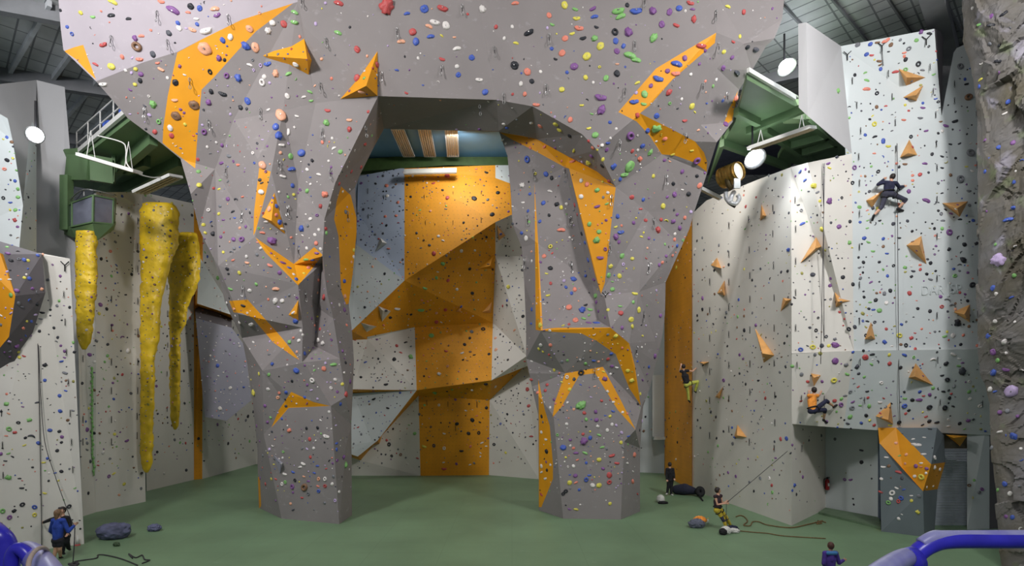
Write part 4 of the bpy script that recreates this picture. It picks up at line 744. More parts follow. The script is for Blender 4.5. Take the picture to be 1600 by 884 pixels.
HOLDS = '161 69 55 rl;174 25 50 kl;270 17 85 pl;214 73 70 nr;298 10 45 ko;312 13 40 bo;336 15 60 tl;201 30 38 kl;145 26 35 gl;174 104 50 yo;149 101 38 rl;221 57 40 ol;211 60 38 ph;239 85 42 do;191 89 32 oo;218 92 50 ol;278 36 32 bo;308 38 28 bo;280 44 38 wo;301 46 50 tl;322 47 85 wl;264 52 40 do;307 29 38 wl;339 23 50 pl;294 20 35 ol;320 76 90 to;390 45 50 to;360 58 42 wo;348 63 40 bo;342 91 40 ph;384 72 55 bh;399 74 62 to;274 129 45 ko;275 181 65 no;303 164 70 no;273 156 42 tl;266 200 42 wo;268 212 38 ro;239 163 50 gh;248 190 34 gr;372 122 50 bh;354 118 40 pr;330 143 35 ko;348 146 55 kl;387 158 50 bo;326 160 40 ph;319 206 42 pr;246 98 32 ol;252 108 45 tl;220 116 36 po;219 126 34 ko;212 108 30 yo;161 131 55 wl;211 132 28 yo;328 112 34 kr;376 168 36 ko;390 102 38 wl;242 206 35 ro;176 4 60 yl;252 2 45 ol;105 42 25 bo;126 20 30 yo;529 6 65 rl;605 10 105 rh;663 14 58 bo;692 12 75 rl;636 22 42 bl;697 40 55 wo;680 34 70 wl;670 42 50 tl;645 50 52 ro;627 66 55 tl;650 65 50 bo;673 58 52 bl;714 77 55 wl;737 90 42 bo;691 92 42 rl;558 77 46 ro;528 52 52 gl;460 34 55 gl;460 20 50 gl;444 38 50 ro;426 36 42 wo;419 48 45 wh;418 99 55 bl;462 101 44 wo;558 122 50 ro;589 101 40 ro;565 144 48 tl;413 120 36 wo;410 129 50 wr;431 115 50 th;451 116 44 gl;449 150 38 wo;475 152 34 wl;439 180 80 to;431 198 50 bo;436 212 55 bh;450 206 45 wl;512 172 44 rl;546 187 44 tl;546 202 38 rh;510 192 46 gh;484 144 36 gl;486 157 32 gl;464 181 30 wl;716 117 38 bo;714 104 32 wo;749 124 52 wl;758 144 44 bo;754 14 50 wh;620 110 30 bl;569 122 26 go;775 42 30 ro;788 60 26 wo;787 194 30 wo;792 200 30 bo;419 171 32 wl;635 145 28 rl;805 6 50 ol;882 8 50 yo;899 14 42 gl;901 28 50 yl;929 27 50 bl;926 13 48 pl;966 16 84 gl;970 27 68 gl;994 16 80 bl;980 8 32 ko;1020 17 52 ph;1046 19 44 po;1061 13 44 bo;1079 4 52 rl;1082 15 34 pl;1084 30 42 rh;1034 38 46 po;1057 39 48 rl;961 50 50 kr;982 50 60 ph;905 43 62 ol;883 60 44 oo;894 52 38 yl;911 59 46 kl;929 60 44 gh;932 42 34 kl;826 50 70 kl;806 68 38 yl;858 24 38 oo;863 38 34 gl;1021 59 55 gh;962 64 42 bo;938 72 54 yo;974 72 34 bo;964 80 42 po;878 83 48 oo;917 88 58 yo;897 104 54 po;984 88 84 gl;994 95 64 gl;964 115 46 ko;947 122 42 go;824 112 52 oo;915 121 36 yo;878 140 40 yo;939 151 80 pl;940 172 60 ph;996 130 38 yl;1096 71 68 rl;1070 91 38 po;1057 101 76 bl;1043 111 36 po;1056 114 60 ol;1029 122 72 bl;1017 134 32 po;1007 147 50 go;991 158 62 bl;1006 162 40 gl;1045 144 44 rh;1081 166 44 yo;1026 181 42 bo;1070 188 38 rl;996 180 34 rh;1026 201 66 gh;1012 204 38 bo;985 212 64 pr;838 163 50 ol;820 147 32 oo;830 192 30 wo;844 197 38 oo;868 194 44 yo;874 203 38 yo;891 187 38 oo;930 211 46 go;920 200 34 yl;909 164 32 yl;1137 11 40 yl;1162 19 34 ro;1146 65 32 rl;1156 57 28 yo;1131 81 32 yo;1130 106 38 po;1151 115 60 dl;1168 74 34 ko;1181 78 40 dh;1150 154 40 oo;1134 194 42 po;1144 90 32 po;1102 79 26 po;804 102 60 ko;814 131 34 wo;831 127 36 ko;1039 217 34 oo;890 212 36 ko;886 113 26 bo;862 76 28 bo;953 191 26 bo;868 92 30 kl;1384 63 50 ol;1360 69 30 bo;1371 66 32 nl;1340 70 34 so;1392 70 30 no;1420 76 32 sr;1432 63 28 go;1452 53 34 kl;1439 50 30 ph;1399 113 40 rl;1435 100 36 kr;1415 93 30 ko;1413 82 28 ol;1413 88 22 oo;1441 110 28 sl;1376 108 26 bo;1354 85 30 bo;1362 86 28 rl;1374 95 34 nl;1375 101 24 nl;1354 126 36 gl;1354 140 50 ol;1370 146 30 kr;1500 104 44 sr;1510 131 32 kl;1513 152 54 nr;1492 189 44 kl;1478 196 40 pl;1438 184 36 sl;1447 204 32 pl;1412 187 32 ol;1366 194 38 yr;1384 166 24 rl;1442 168 34 pl;1352 114 28 gl;1309 142 40 gh;1367 214 34 kl;1380 219 30 bo;1462 154 22 bl;1442 161 22 bo;1466 159 20 kr;1459 116 24 gl;1530 38 40 gl;1548 26 40 po;1568 21 50 kl;1560 95 50 kl;1548 40 50 kl;1530 135 30 bo;1532 125 40 yl;311 289 36 yo;372 257 36 ol;358 243 46 sl;346 254 44 pl;310 268 30 go;309 249 26 ro;334 294 22 ro;342 295 28 yl;369 312 44 dc;356 311 34 po;379 307 30 ol;378 374 46 pr;365 374 36 po;333 365 34 ko;345 370 26 po;364 331 32 kl;342 334 26 yo;349 344 28 pl;318 351 28 yo;374 426 30 yo;386 410 34 tl;366 388 28 so;362 394 36 sc;364 406 28 ol;349 394 24 yo;384 354 24 po;340 434 36 go;355 420 28 ko;344 281 28 gl;356 283 28 sl;344 322 26 so;11 250 30 ko;23 344 30 rh;12 396 34 po;38 406 30 bo;46 435 30 bo;24 328 28 go;16 316 26 bl;28 295 24 gh;28 308 26 go;46 267 16 ko;44 407 24 yo;11 386 24 go;38 434 24 yo;59 399 24 bo;44 308 20 ko;440 226 44 wl;471 239 54 bo;454 244 40 go;456 265 56 bl;410 258 56 to;570 226 50 rl;532 237 36 go;522 232 36 wl;480 265 26 wo;498 273 36 wl;442 275 44 wl;457 290 32 bo;564 261 30 ro;549 268 30 ro;480 298 32 gh;508 304 48 oh;501 322 30 rh;485 342 28 wo;471 357 44 bh;408 300 40 wo;421 326 42 to;432 322 30 bo;432 336 32 oo;437 347 40 bo;441 358 36 wl;416 347 30 wl;406 281 28 do;409 286 26 dl;410 364 36 ol;425 376 60 ph;494 380 32 oo;509 357 28 ro;510 364 28 go;530 287 30 ro;540 331 32 so;478 406 36 gl;488 406 30 bo;495 395 34 pl;482 418 30 oo;442 410 44 pl;452 418 34 bl;463 436 30 bo;422 414 40 ol;437 426 34 po;538 439 34 bo;501 389 24 wo;492 367 26 wo;498 359 24 wo;459 304 24 yo;604 290 28 oo;599 299 16 ko;605 306 26 wo;699 275 40 ro;741 310 40 ko;699 309 30 ro;769 335 36 ko;778 301 30 ko;762 312 24 so;678 396 34 ro;692 412 32 gh;685 369 24 wo;692 376 24 wl;656 328 20 gl;739 371 20 yo;721 392 26 wo;622 316 24 oo;682 434 24 go;602 338 22 oo;619 337 22 oo;734 420 24 ko;760 269 30 kl;700 438 26 ro;607 388 26 ol;677 286 28 rl;671 383 22 do;651 364 20 do;850 229 40 ol;896 235 42 yl;926 231 32 oo;950 223 34 bl;924 244 38 po;948 234 32 po;942 249 30 yo;919 254 44 yh;941 259 36 ko;959 260 44 bh;988 236 30 ro;1004 228 38 bo;1016 238 40 gh;984 260 80 go;976 272 60 gl;1000 248 38 oh;969 280 30 bo;894 252 44 ol;824 249 50 br;853 272 38 bo;862 278 32 ko;828 303 26 bo;816 289 40 wh;859 299 36 wl;849 317 34 bo;877 324 30 yo;870 319 34 kh;908 282 30 wo;917 288 34 oo;933 297 36 gh;908 307 36 wo;898 320 32 ro;933 322 42 pl;948 318 28 gl;921 350 34 go;936 362 34 go;932 375 48 gh;947 344 22 po;902 335 24 ro;909 365 34 ko;914 379 28 bo;877 360 54 ol;858 336 24 ko;822 372 38 wo;817 316 28 wl;815 364 28 bo;938 402 48 pl;919 406 34 bo;860 385 32 yr;850 400 34 oo;896 436 40 bh;928 436 44 pl;954 416 36 yh;968 431 36 yo;951 430 36 go;972 400 40 go;962 370 44 ph;970 362 50 bl;967 378 28 po;962 354 30 yl;965 338 34 bo;990 348 28 po;987 308 36 ro;1005 312 28 bo;1021 275 28 yo;1066 268 32 po;1054 304 40 po;1052 287 30 ko;1036 322 40 yo;1041 345 38 yc;1033 343 28 ro;1028 359 46 rh;1009 344 28 ro;1052 346 36 ph;1062 356 34 ph;1014 372 26 po;1001 327 30 rl;1002 370 26 yl;1089 251 54 pr;1093 290 40 oo;1076 303 36 ko;1089 275 28 ko;1054 374 28 oo;1058 384 28 bo;1051 399 24 oo;1041 400 26 po;1030 414 28 po;1057 418 32 yo;988 404 28 yo;1035 410 26 oo;1070 340 28 oo;1058 335 26 po;1081 235 28 yl;1051 241 30 yl;952 283 34 rh;854 427 26 yl;860 419 36 kh;1516 239 56 sr;1500 280 56 sr;1514 298 34 sl;1483 363 46 pr;1507 382 32 ko;1447 314 54 pl;1420 299 32 po;1445 256 36 pl;1414 256 34 nl;1335 262 34 pr;1372 268 28 kr;1296 314 44 ph;1271 290 42 yh;1311 354 36 po;1258 282 36 bl;1250 268 36 bl;1277 300 32 sl;1254 350 38 bl;1284 358 36 yh;1281 314 24 yo;1426 274 22 oo;1426 282 22 oo;1294 255 34 pl;1296 262 30 yl;1350 372 30 bh;1380 373 26 bo;1357 378 30 gl;1327 379 30 gh;1364 392 30 gl;1317 433 32 ko;1270 429 34 do;1232 390 34 bh;1505 406 42 kh;1454 411 28 ko;1499 414 34 sc;1500 343 28 kl;1466 329 20 ko;1472 244 28 kl;1499 224 26 kl;1485 225 26 kl;1448 428 24 ko;1454 436 34 sl;1388 228 36 yl;1380 222 28 bo;1366 240 24 ol;1298 435 22 po;1472 262 26 kl;1380 385 24 no;1472 302 22 kl;1473 345 30 sl;1460 357 22 ko;1472 357 26 go;1355 356 24 gl;1328 346 26 ko;1344 347 22 bo;1561 407 100 vh;1575 344 60 bl;1561 230 35 bo;1539 268 30 bo;17 461 34 go;26 454 34 po;26 541 34 ph;96 564 30 bl;70 570 30 kh;66 488 30 kl;102 582 38 sl;95 540 20 po;70 594 24 bo;93 618 26 bo;94 642 28 bo;10 631 34 gh;46 656 30 gh;109 480 22 ko;42 502 20 yo;49 502 24 bo;30 558 24 yo;29 550 22 yo;58 629 26 dl;114 641 24 sl;140 554 28 po;191 527 36 pc;157 476 32 po;200 548 36 wh;179 493 18 po;191 585 22 ro;340 571 28 bo;344 638 30 wo;360 606 26 wo;397 614 50 yh;392 506 50 wl;366 482 38 tl;380 477 36 kl;390 454 32 wo;360 451 34 gl;366 504 24 wr;396 534 28 wl;431 452 52 tl;430 470 42 wh;441 470 34 wo;506 464 50 ro;463 579 46 bo;476 552 34 bo;506 576 36 oo;488 594 40 wr;541 616 44 ro;497 531 34 wo;504 536 36 wh;458 488 40 wl;500 514 26 ro;539 463 34 to;538 484 34 ph;462 501 44 bh;547 596 34 po;535 600 26 yo;521 570 46 gl;452 534 32 go;447 613 30 bo;532 631 28 bo;421 553 30 sl;405 584 30 yo;419 608 28 wo;467 532 28 wo;530 476 26 wo;527 612 24 po;517 606 26 wr;470 517 22 wo;664 450 34 gl;658 484 46 gl;621 482 42 wl;570 480 20 ko;603 485 36 dl;610 496 24 ko;674 524 38 go;682 503 32 ro;696 484 28 ro;616 561 30 ko;642 557 36 gh;620 540 24 ro;626 551 24 rl;634 535 26 kl;738 458 26 ko;697 548 28 rl;737 518 28 so;755 514 30 kr;726 538 26 ko;734 528 22 ko;741 554 22 kl;764 553 22 ko;722 551 28 wl;714 452 22 wo;686 584 30 wh;603 600 32 kl;584 623 30 kl;606 637 26 kl;775 546 26 to;774 528 22 to;679 613 36 gh;759 600 30 ko;774 604 24 wo;738 656 32 ko;714 662 28 ko;794 448 30 yo;760 637 24 ko;564 589 20 ko;571 566 24 bl;728 641 20 wl;733 631 18 ko;682 489 22 to;889 480 46 oo;910 484 48 bh;922 483 40 gl;915 476 32 kl;899 500 42 oo;912 497 36 gl;920 504 42 pl;932 504 50 bl;931 462 40 gh;957 452 34 go;992 458 44 yl;998 484 44 yo;970 489 40 ro;986 499 44 yo;988 510 34 yo;972 512 30 po;1032 493 32 po;962 525 36 yh;856 461 34 yl;893 458 28 bo;898 452 34 oo;831 483 30 bo;830 506 34 bl;844 508 38 yh;932 472 30 po;935 486 24 po;950 484 26 yo;969 478 32 gl;1004 525 28 yl;860 539 28 oo;845 539 32 wo;842 545 26 yo;858 554 22 ro;1023 556 36 ph;996 565 32 bl;981 579 30 yo;987 594 36 yh;1004 593 34 pl;945 592 36 ph;908 582 44 kr;886 589 28 wr;855 601 26 ro;852 610 26 ro;908 633 66 gh;913 645 28 ro;890 608 26 yo;916 655 26 gh;931 643 28 ph;932 656 32 po;940 626 22 ro;958 642 28 bl;928 563 30 bl;956 572 26 po;915 568 26 go;866 578 24 yo;831 564 26 wl;824 608 30 ro;826 634 26 ro;804 516 30 tl;817 494 26 ko;830 593 24 ro;1098 466 30 ph;1163 516 30 ko;1156 554 24 pr;1131 594 30 pr;1185 594 28 kl;1196 622 26 ro;1090 500 26 kl;1181 508 28 po;1305 539 46 ph;1270 542 40 yr;1284 540 32 do;1295 540 26 yo;1326 514 32 kr;1275 516 26 kr;1251 546 34 br;1374 485 36 go;1385 473 30 wo;1421 458 34 ro;1391 454 30 ko;1405 524 38 yr;1382 534 32 bh;1424 528 30 rh;1489 524 36 wo;1476 525 34 gl;1496 504 50 kh;1519 445 42 kr;1453 486 28 ko;1434 482 24 ko;1430 545 24 ro;1352 558 44 ro;1363 554 34 kl;1305 564 48 po;1413 555 38 bl;1490 553 42 wl;1458 562 44 wc;1390 568 32 ro;1303 594 42 yr;1377 598 26 wr;1503 580 54 dh;1480 593 34 kr;1478 568 34 kh;1436 625 44 pl;1437 612 26 bo;1452 636 38 kr;1476 637 38 kr;1489 635 26 kl;1314 632 34 pr;1331 637 34 sr;1413 634 36 br;1420 641 24 ko;1514 612 28 go;1474 612 30 kl;1504 567 24 pl;1498 572 30 gl;1324 584 34 gl;1358 634 30 gh;1328 651 34 gh;1375 628 32 wl;1344 633 24 gl;1355 611 26 kl;1339 573 34 dh;1322 570 30 sh;1297 446 28 po;1464 660 34 kl;1452 658 30 ko;1501 538 24 ko;1499 560 26 wl;1472 586 28 kl;1415 646 22 ro;1443 618 24 rl;1414 622 30 gl;1350 464 22 ko;1552 550 50 po;1552 582 56 bo;1544 525 40 bo;1580 611 90 vo;1547 608 44 wo;1572 577 50 pl;1570 534 50 wo;1552 450 44 bo;1559 563 36 go;1555 502 32 wo;1555 612 34 bl;1562 644 34 po;49 682 50 dc;60 692 28 bo;35 788 32 kr;54 792 32 br;54 804 30 yr;15 808 32 pr;4 798 34 gr;108 791 30 kr;14 670 34 gr;13 746 38 gh;34 762 28 kl;78 672 28 bo;22 798 28 kh;96 691 20 ko;70 770 26 yl;68 722 26 yl;74 716 20 bo;86 739 20 bl;13 708 24 gl;1 709 26 po;38 695 24 yl;51 730 18 ko;76 751 18 ko;136 671 34 po;136 692 26 so;136 702 30 sl;198 688 34 pl;178 740 28 yl;170 744 26 pr;221 739 20 kr;179 678 24 yo;194 756 26 yo;186 773 20 to;161 707 26 wo;290 692 20 ro;510 681 50 wl;452 672 36 oh;484 686 30 ro;526 692 34 bl;526 702 28 bo;537 714 32 ph;540 726 44 gh;474 724 40 wl;469 730 34 wl;496 728 28 bl;476 761 58 nr;445 740 36 wl;441 756 28 wr;461 750 26 kr;482 752 28 pl;498 748 28 tr;508 748 32 wr;519 756 28 wo;497 759 26 ol;508 759 28 rr;482 771 28 sr;498 767 28 br;457 760 36 pr;485 714 26 ro;490 700 24 wo;491 739 26 bl;446 753 26 gr;424 748 26 yo;415 756 26 ro;458 737 30 bl;530 768 26 wo;458 796 26 dl;479 669 24 ko;472 777 26 rl;475 744 26 tl;431 748 24 rl;608 694 28 kr;612 712 20 kr;694 732 34 rl;721 704 30 kl;732 677 28 ko;694 700 26 wr;694 677 22 wl;678 696 26 dr;663 697 34 yl;626 710 22 nr;772 694 24 kr;753 692 26 wl;748 676 26 kr;648 677 26 go;693 722 20 wl;652 716 22 rl;790 707 20 yo;880 699 44 bo;912 689 54 ph;922 684 32 bo;936 680 32 gl;914 708 38 gl;956 711 44 rl;936 718 34 yo;964 723 36 rl;952 742 42 ro;952 753 34 rr;916 749 34 br;921 742 28 bl;899 743 32 po;900 754 30 ol;890 754 36 yo;926 758 36 wo;936 758 38 yo;991 710 40 oh;980 724 36 wl;884 767 30 kr;880 771 28 kr;854 705 38 ko;853 686 34 wl;846 728 32 wo;846 737 32 wl;852 747 36 wl;900 708 36 pl;896 700 24 oo;941 699 32 gl;949 672 28 wo;896 728 26 wo;902 718 24 ol;905 765 22 bo;989 736 28 wl;900 796 34 yl;890 795 26 pl;846 675 26 wo;846 772 34 rl;830 682 28 rl;996 772 28 rl;911 678 24 ro;922 674 18 yo;988 697 26 sl;916 723 22 bo;988 752 34 oh;860 726 24 wo;1138 738 22 pr;1150 744 24 pr;1145 693 26 sr;1188 747 28 so;1144 668 22 bo;1178 767 22 ko;1171 753 22 sr;1229 685 34 bo;1220 686 30 rh;1241 758 34 bh;1238 766 24 bo;1207 769 26 gr;1206 758 26 ro;1202 747 28 wr;1238 695 24 po;1244 772 22 kr;1254 745 30 po;1212 715 26 pl;1346 722 30 ko;1346 703 30 dl;1320 749 24 pr;1329 749 30 pl;1334 788 18 ko;1333 779 16 ko;1394 770 42 wr;1460 715 36 wr;1443 709 36 wl;1432 694 60 wl;1404 738 40 rl;1440 745 44 yr;1460 730 34 wh;1468 733 30 wr;1401 762 28 wl;1408 778 34 br;1404 783 30 rr;1388 785 32 gr;1392 779 28 wo;1424 782 24 yo;1434 800 30 yh;1376 768 30 rl;1385 714 28 wl;1431 728 30 po;1439 723 26 wl;1448 732 26 po;1429 744 26 wo;1458 759 28 wl;1448 761 22 wo;1439 729 22 ol;1400 692 24 to;1404 810 24 wh;1377 748 24 wo;1380 729 30 wl;1424 774 22 wl;1436 775 26 so;1416 710 24 to;1414 724 20 to;1427 686 24 wl;1444 683 24 wl;1534 764 28 pr;1530 769 26 sr;1522 750 20 go;1584 682 60 bo;1570 756 40 bo;1582 808 36 bo;1572 807 34 po;1562 674 44 wl;1453 670 26 kl;1406 668 28 sl;1482 666 26 wl;1391 664 32 yl'
# ------------------------------------------------------------------ climbing holds
RAW = [e.split() for e in HOLDS.split(';')]
RAW = [(int(a), int(b), int(c)/4, d[0], d[1]) for a, b, c, d in RAW]
rnd = random.Random(5)
def ico(sub):
    bm = bmesh.new(); bmesh.ops.create_icosphere(bm, subdivisions=sub, radius=1)
    v = np.array([q.co[:] for q in bm.verts]); f = [[q.index for q in p.verts] for p in bm.faces]; bm.free(); return v, f
def torus(R, r, a0=0, a1=2*math.pi, nu=20, nv=8):
    V_ = []; Fc = []; full = abs(a1-a0-2*math.pi) < 1e-6; m = nu if full else nu+1
    for i in range(m):
        a = a0+(a1-a0)*i/nu; rr = r if full else r*(.35+.65*math.sin(math.pi*i/nu))
        for j in range(nv):
            b = 2*math.pi*j/nv; V_.append(((R+rr*math.cos(b))*math.cos(a), (R+rr*math.cos(b))*math.sin(a)*.85, rr*math.sin(b)*1.2))
    for i in range(nu):
        for j in range(nv): Fc.append([i*nv+j, ((i+1) % m)*nv+j, ((i+1) % m)*nv+(j+1) % nv, i*nv+(j+1) % nv])
    return np.array(V_), Fc
def hold_shape(kind, variant, sub):
    R_ = random.Random(variant*17+ord(kind)); off = Vector((R_.random()*50, R_.random()*50, variant*3.1))
    if kind == 'r': v, f = torus(.66, .32, nu=20 if sub > 1 else 10, nv=8 if sub > 1 else 5); v = v.copy(); v[:, 2] += .1; return v, f
    if kind == 'c': v, f = torus(.75, .28, math.pi*.05, math.pi*.95, 18 if sub > 1 else 8, 8 if sub > 1 else 5); v = v.copy(); v[:, 1] -= .3; v[:, 2] += .1; return v, f
    v, f = ico(sub); v = v.copy()
    for i in range(len(v)):
        p = Vector(v[i]); k = 1
        if kind == 'o':
            k += .16*noise.noise(p*1.5+off); q = Vector((p.x, p.y*.86, p.z*.55))*k
            d2 = (p.x*1.1)**2+(p.y-.35)**2*3
            if p.z > 0: q.z -= .28*math.exp(-d2*2.2)
        elif kind == 'l':
            k += .2*noise.noise(p*1.7+off); q = Vector((math.copysign(abs(p.x)**.8, p.x), p.y*.46+.16*(1-p.x*p.x)*(1 if variant % 2 else -1), p.z*.42))*k
            if p.z > 0: q.z -= .2*math.exp(-((p.y-.3)**2)*8)*(1-abs(p.x))
        else:
            k += .55*noise.noise(p*2.1+off); q = Vector((p.x, p.y*.8, p.z*.6))*k
        v[i] = q
    return v, f
HM = {}
def hold_mesh(kind, variant, col):
    key = (kind, variant, col)
    if key not in HM:
        v, f = hold_shape(kind, variant, 3); me = bpy.data.meshes.new('climbing_hold_'+kind); me.from_pydata([tuple(q) for q in v], [], f); me.materials.append(HOLD[col]); me.polygons.foreach_set('use_smooth', [True]*len(f)); HM[key] = me
    return HM[key]
_b = bmesh.new(); bmesh.ops.create_cone(_b, cap_ends=True, segments=10, radius1=.13, radius2=.1, depth=.06); BOLT = bpy.data.meshes.new('bolt'); _b.to_mesh(BOLT); _b.free(); BOLT.materials.append(STEEL)
def frame(p, n, roll, s):
    up = Vector((0, 0, 1)); u = up.cross(n)
    if u.length < 1e-3: u = Vector((1, 0, 0))
    u.normalize(); w = n.cross(u)
    R = Matrix((u, w, n)).transposed().to_4x4() @ Matrix.Rotation(roll, 4, 'Z')
    return Matrix.Translation(p) @ R @ Matrix.Diagonal((s, s, s, 1))
LM = [  # landmarks that can be found in the picture
 (120, 85, 'orange corner at far left'), (320, 75, 'orange band, its upper half'), (290, 190, 'orange band, its lower half'), (462, 20, 'left end of crossbeam'), (450, 85, 'orange kite volume'), (575, 120, 'orange pyramid over the opening'),
 (610, 30, 'top middle of crossbeam'), (690, 75, 'middle of grey crossbeam'), (750, 120, 'right end of crossbeam'), (690, 175, 'crossbeam underside'), (190, 30, 'top left lit grey face'), (400, 150, 'dark facet under the kite'), (450, 210, 'upper left leg face'), (575, 240, 'inner edge of left leg'),
 (414, 300, 'narrow orange strip, left leg'), (428, 345, 'orange triangle, left leg'), (460, 425, 'orange V on left leg'), (545, 380, 'orange leaf, left leg'), (330, 330, 'outer edge of left leg'), (400, 500, 'orange stripe, outer left leg'), (485, 480, 'dark wedge below the V'), (480, 625, 'orange bent panel, left plinth'), (440, 560, 'lower left leg face'),
 (465, 700, 'left plinth, upper part'), (470, 765, 'left plinth, lower part'), (540, 720, 'left plinth side face'), (850, 30, 'top of right leg'), (970, 20, 'lilac face, top right'), (900, 110, 'upper right leg face'), (1050, 110, 'orange slash'), (1050, 215, 'dark orange ledge'), (1150, 60, 'right rim of arch, top'), (1140, 170, 'right rim of arch'), (860, 230, 'dark orange eave'), (930, 240, 'right corner of eave'),
 (925, 330, 'orange dagger'), (838, 400, 'thin orange strip, right leg'), (880, 370, 'right leg, left of dagger'), (1010, 330, 'right leg, right of dagger'), (1060, 300, 'outer edge of right leg'), (910, 460, 'tip of orange dagger'), (985, 490, 'dark facet near the hook'), (940, 530, 'orange hook'), (985, 590, 'lower end of the hook'), (910, 600, 'orange gable'), (850, 690, 'orange spike, right plinth'), (920, 690, 'right plinth, upper part'), (920, 755, 'right plinth, lower part'), (985, 740, 'right plinth corner'), (860, 610, 'foot of orange gable'),
 (590, 330, 'blue-grey back wall'), (700, 310, 'orange back wall, top'), (690, 430, 'slanting dark ledge'), (590, 440, 'white triangle, back wall'), (600, 560, 'cream square, back wall'), (710, 560, 'orange back wall, middle'), (600, 650, 'pale lower back panel'), (710, 680, 'orange back wall, bottom'), (800, 480, 'cream strip, back wall'), (800, 680, 'cream back wall, lower right'),
 (20, 250, 'pale notched panel'), (30, 450, 'orange heart at far left'), (70, 560, 'left wall with the rope'), (60, 740, 'left wall above the couple'), (175, 480, 'wall by short yellow column'), (180, 700, 'wall left of tallest column'), (290, 680, 'wall by orange strip'), (345, 570, 'lilac shield'), (360, 690, 'wall under the shield'),
 (1060, 500, 'orange right wall'), (1120, 500, 'cream wall, left part'), (1200, 400, 'cream wall below the lamp'), (1200, 700, 'cream wall near its corner'), (1287, 330, 'hanging ropes, upper part'), (1287, 480, 'hanging ropes, lower part'), (1390, 90, 'head of right wall'), (1360, 190, 'high right wall'), (1390, 310, 'high climber'), (1400, 430, 'long vertical rope'), (1480, 250, 'upper wall by rock pillar'), (1480, 450, 'wall by rock pillar'), (1500, 150, 'wall right of the fin'),
 (1275, 625, 'orange-shirted climber'), (1340, 610, 'overhang panel, left part'), (1430, 620, 'overhang panel, middle'), (1500, 610, 'overhang panel, right part'), (1265, 740, 'recess side wall'), (1330, 740, 'recess back wall'), (1410, 710, 'orange stripe of the block'), (1400, 790, 'lower front of dark block'), (1450, 790, 'side of dark block'), (1528, 760, 'pale end panel'), (1560, 60, 'top of rock pillar'), (1570, 300, 'upper rock pillar'), (1565, 450, 'middle of rock pillar'), (1570, 580, 'lower rock pillar'), (1575, 760, 'foot of rock pillar'), (1255, 110, 'white shaft')]
def place_phrase(x, y):
    b = min(LM, key=lambda l: (l[0]-x)**2+(l[1]-y)**2); dx = x-b[0]; dy = y-b[1]
    if dx*dx+dy*dy < 14*14: return 'at', b[2]
    if abs(dy) > abs(dx): return ('below' if dy > 0 else 'above'), b[2]
    return ('right of' if dx > 0 else 'left of'), b[2]
ORD = ['', 'second', 'third', 'fourth', 'fifth', 'sixth', 'seventh', 'eighth', 'ninth', 'tenth', 'eleventh', 'twelfth']
def number(items):
    """items: list of [label, x, y, obj]; make labels unique with a relative position"""
    by = {}
    for it in items: by.setdefault(it[0], []).append(it)
    for lab, g in by.items():
        if len(g) == 1: g[0][3]['label'] = lab; continue
        sy = max(i[2] for i in g)-min(i[2] for i in g); sx = max(i[1] for i in g)-min(i[1] for i in g); v = sy >= sx
        g.sort(key=lambda i: i[2] if v else i[1])
        for k, it in enumerate(g):
            n = len(g)
            if k == 0: s = ('upper one' if v else 'left one') if n == 2 else ('uppermost' if v else 'leftmost')
            elif k == n-1: s = ('lower one' if v else 'right one') if n == 2 else ('lowermost' if v else 'rightmost')
            else: s = ORD[k]+(' from top' if v else ' from left')
            it[3]['label'] = lab+', '+s
SHN = dict(o='rounded', l='elongated', r='ring-shaped', h='knobbly', c='crescent')
order = sorted(range(len(RAW)), key=lambda i: -RAW[i][2])
taken = []; items = []; rest = []; cnt = 0
for i in order:
    x, y, w, col, kind = RAW[i]
    if any((x-a)**2+(y-b)**2 < 9 for a, b, _ in taken): continue
    r = ray(x, y)
    if r is None or r[2] in ('smooth tower', 'white shaft') and w < 9: continue
    p, n, sn = r; s = w/2/F*p.y; taken.append((x, y, w/2))
    roll = rnd.uniform(-.45, .45) if kind in 'lc' else rnd.uniform(-3, 3)
    if kind == 'l' and col == 'w' and (x, y) == (450, 206): roll = 1.4
    if sn == 'rock pillar': s *= .95
    if cnt < 300:
        me = hold_mesh(kind, rnd.randrange(3), col); o = bpy.data.objects.new('climbing_hold', me); o.matrix_world = frame(p, n, roll, s*.92); COL.objects.link(o)
        size = 'large' if w >= 15 else ('medium' if w >= 11.5 else 'small')
        rel, lm = place_phrase(x, y)
        tag(o, '', 'climbing hold', 'climbing holds')
        items.append([f'{size} {CNAME[col]} {SHN[kind]} hold {rel} {lm}', x, y, o]); cnt += 1
        if w >= 12.5 and kind in 'ol':
            b = bpy.data.objects.new('bolt', BOLT); b.parent = o; b.location = (0, -.05 if kind == 'o' else 0, .5 if kind == 'o' else .38); COL.objects.link(b)
    else: rest.append((x, y, w, col, kind, p, n, s, roll))
number(items)
# smaller holds, too many to count: one object
PAL = {'arch': 'wwwwwwwwbbbooppppyyggkkkssstrtvvvvd', 'wall': 'kkkkkkddddsssnnebbppggroywt', 'back': 'kkkkddddbbssnpr', 'backo': 'nnnssswwttooeekgkdp', 'col': 'sspwwteenvd', 'shield': 'wwwwvvbpos', 'rock': 'wwbpgks', 'over': 'kkkkkddsssggbbrppyew', 'vol': 'wwssrpbn'}
DENS = {'arch': 7.5, 'back wall': 13, 'right wall': 6.5, 'right overhang': 5.5, 'wall_left_front': 4.2, 'wall_left_middle': 8, 'wall_left_far': 9, 'lilac shield': 9, 'white wedge': 9, 'white left wall': 4.2, 'cream left wall behind cage': 8, 'cream far left wall': 9,
 'grey left bulge': 7, 'pale notched panel': 6, 'recess side': 3, 'recess back wall': .8, 'boulder': 1.6, 'volume': 6, 'orange right wall': 12, 'pale recess': 1.5, 'resin_column': 16, 'rock pillar': .9, 'pale end panel': .5}
for it in SURF: pass
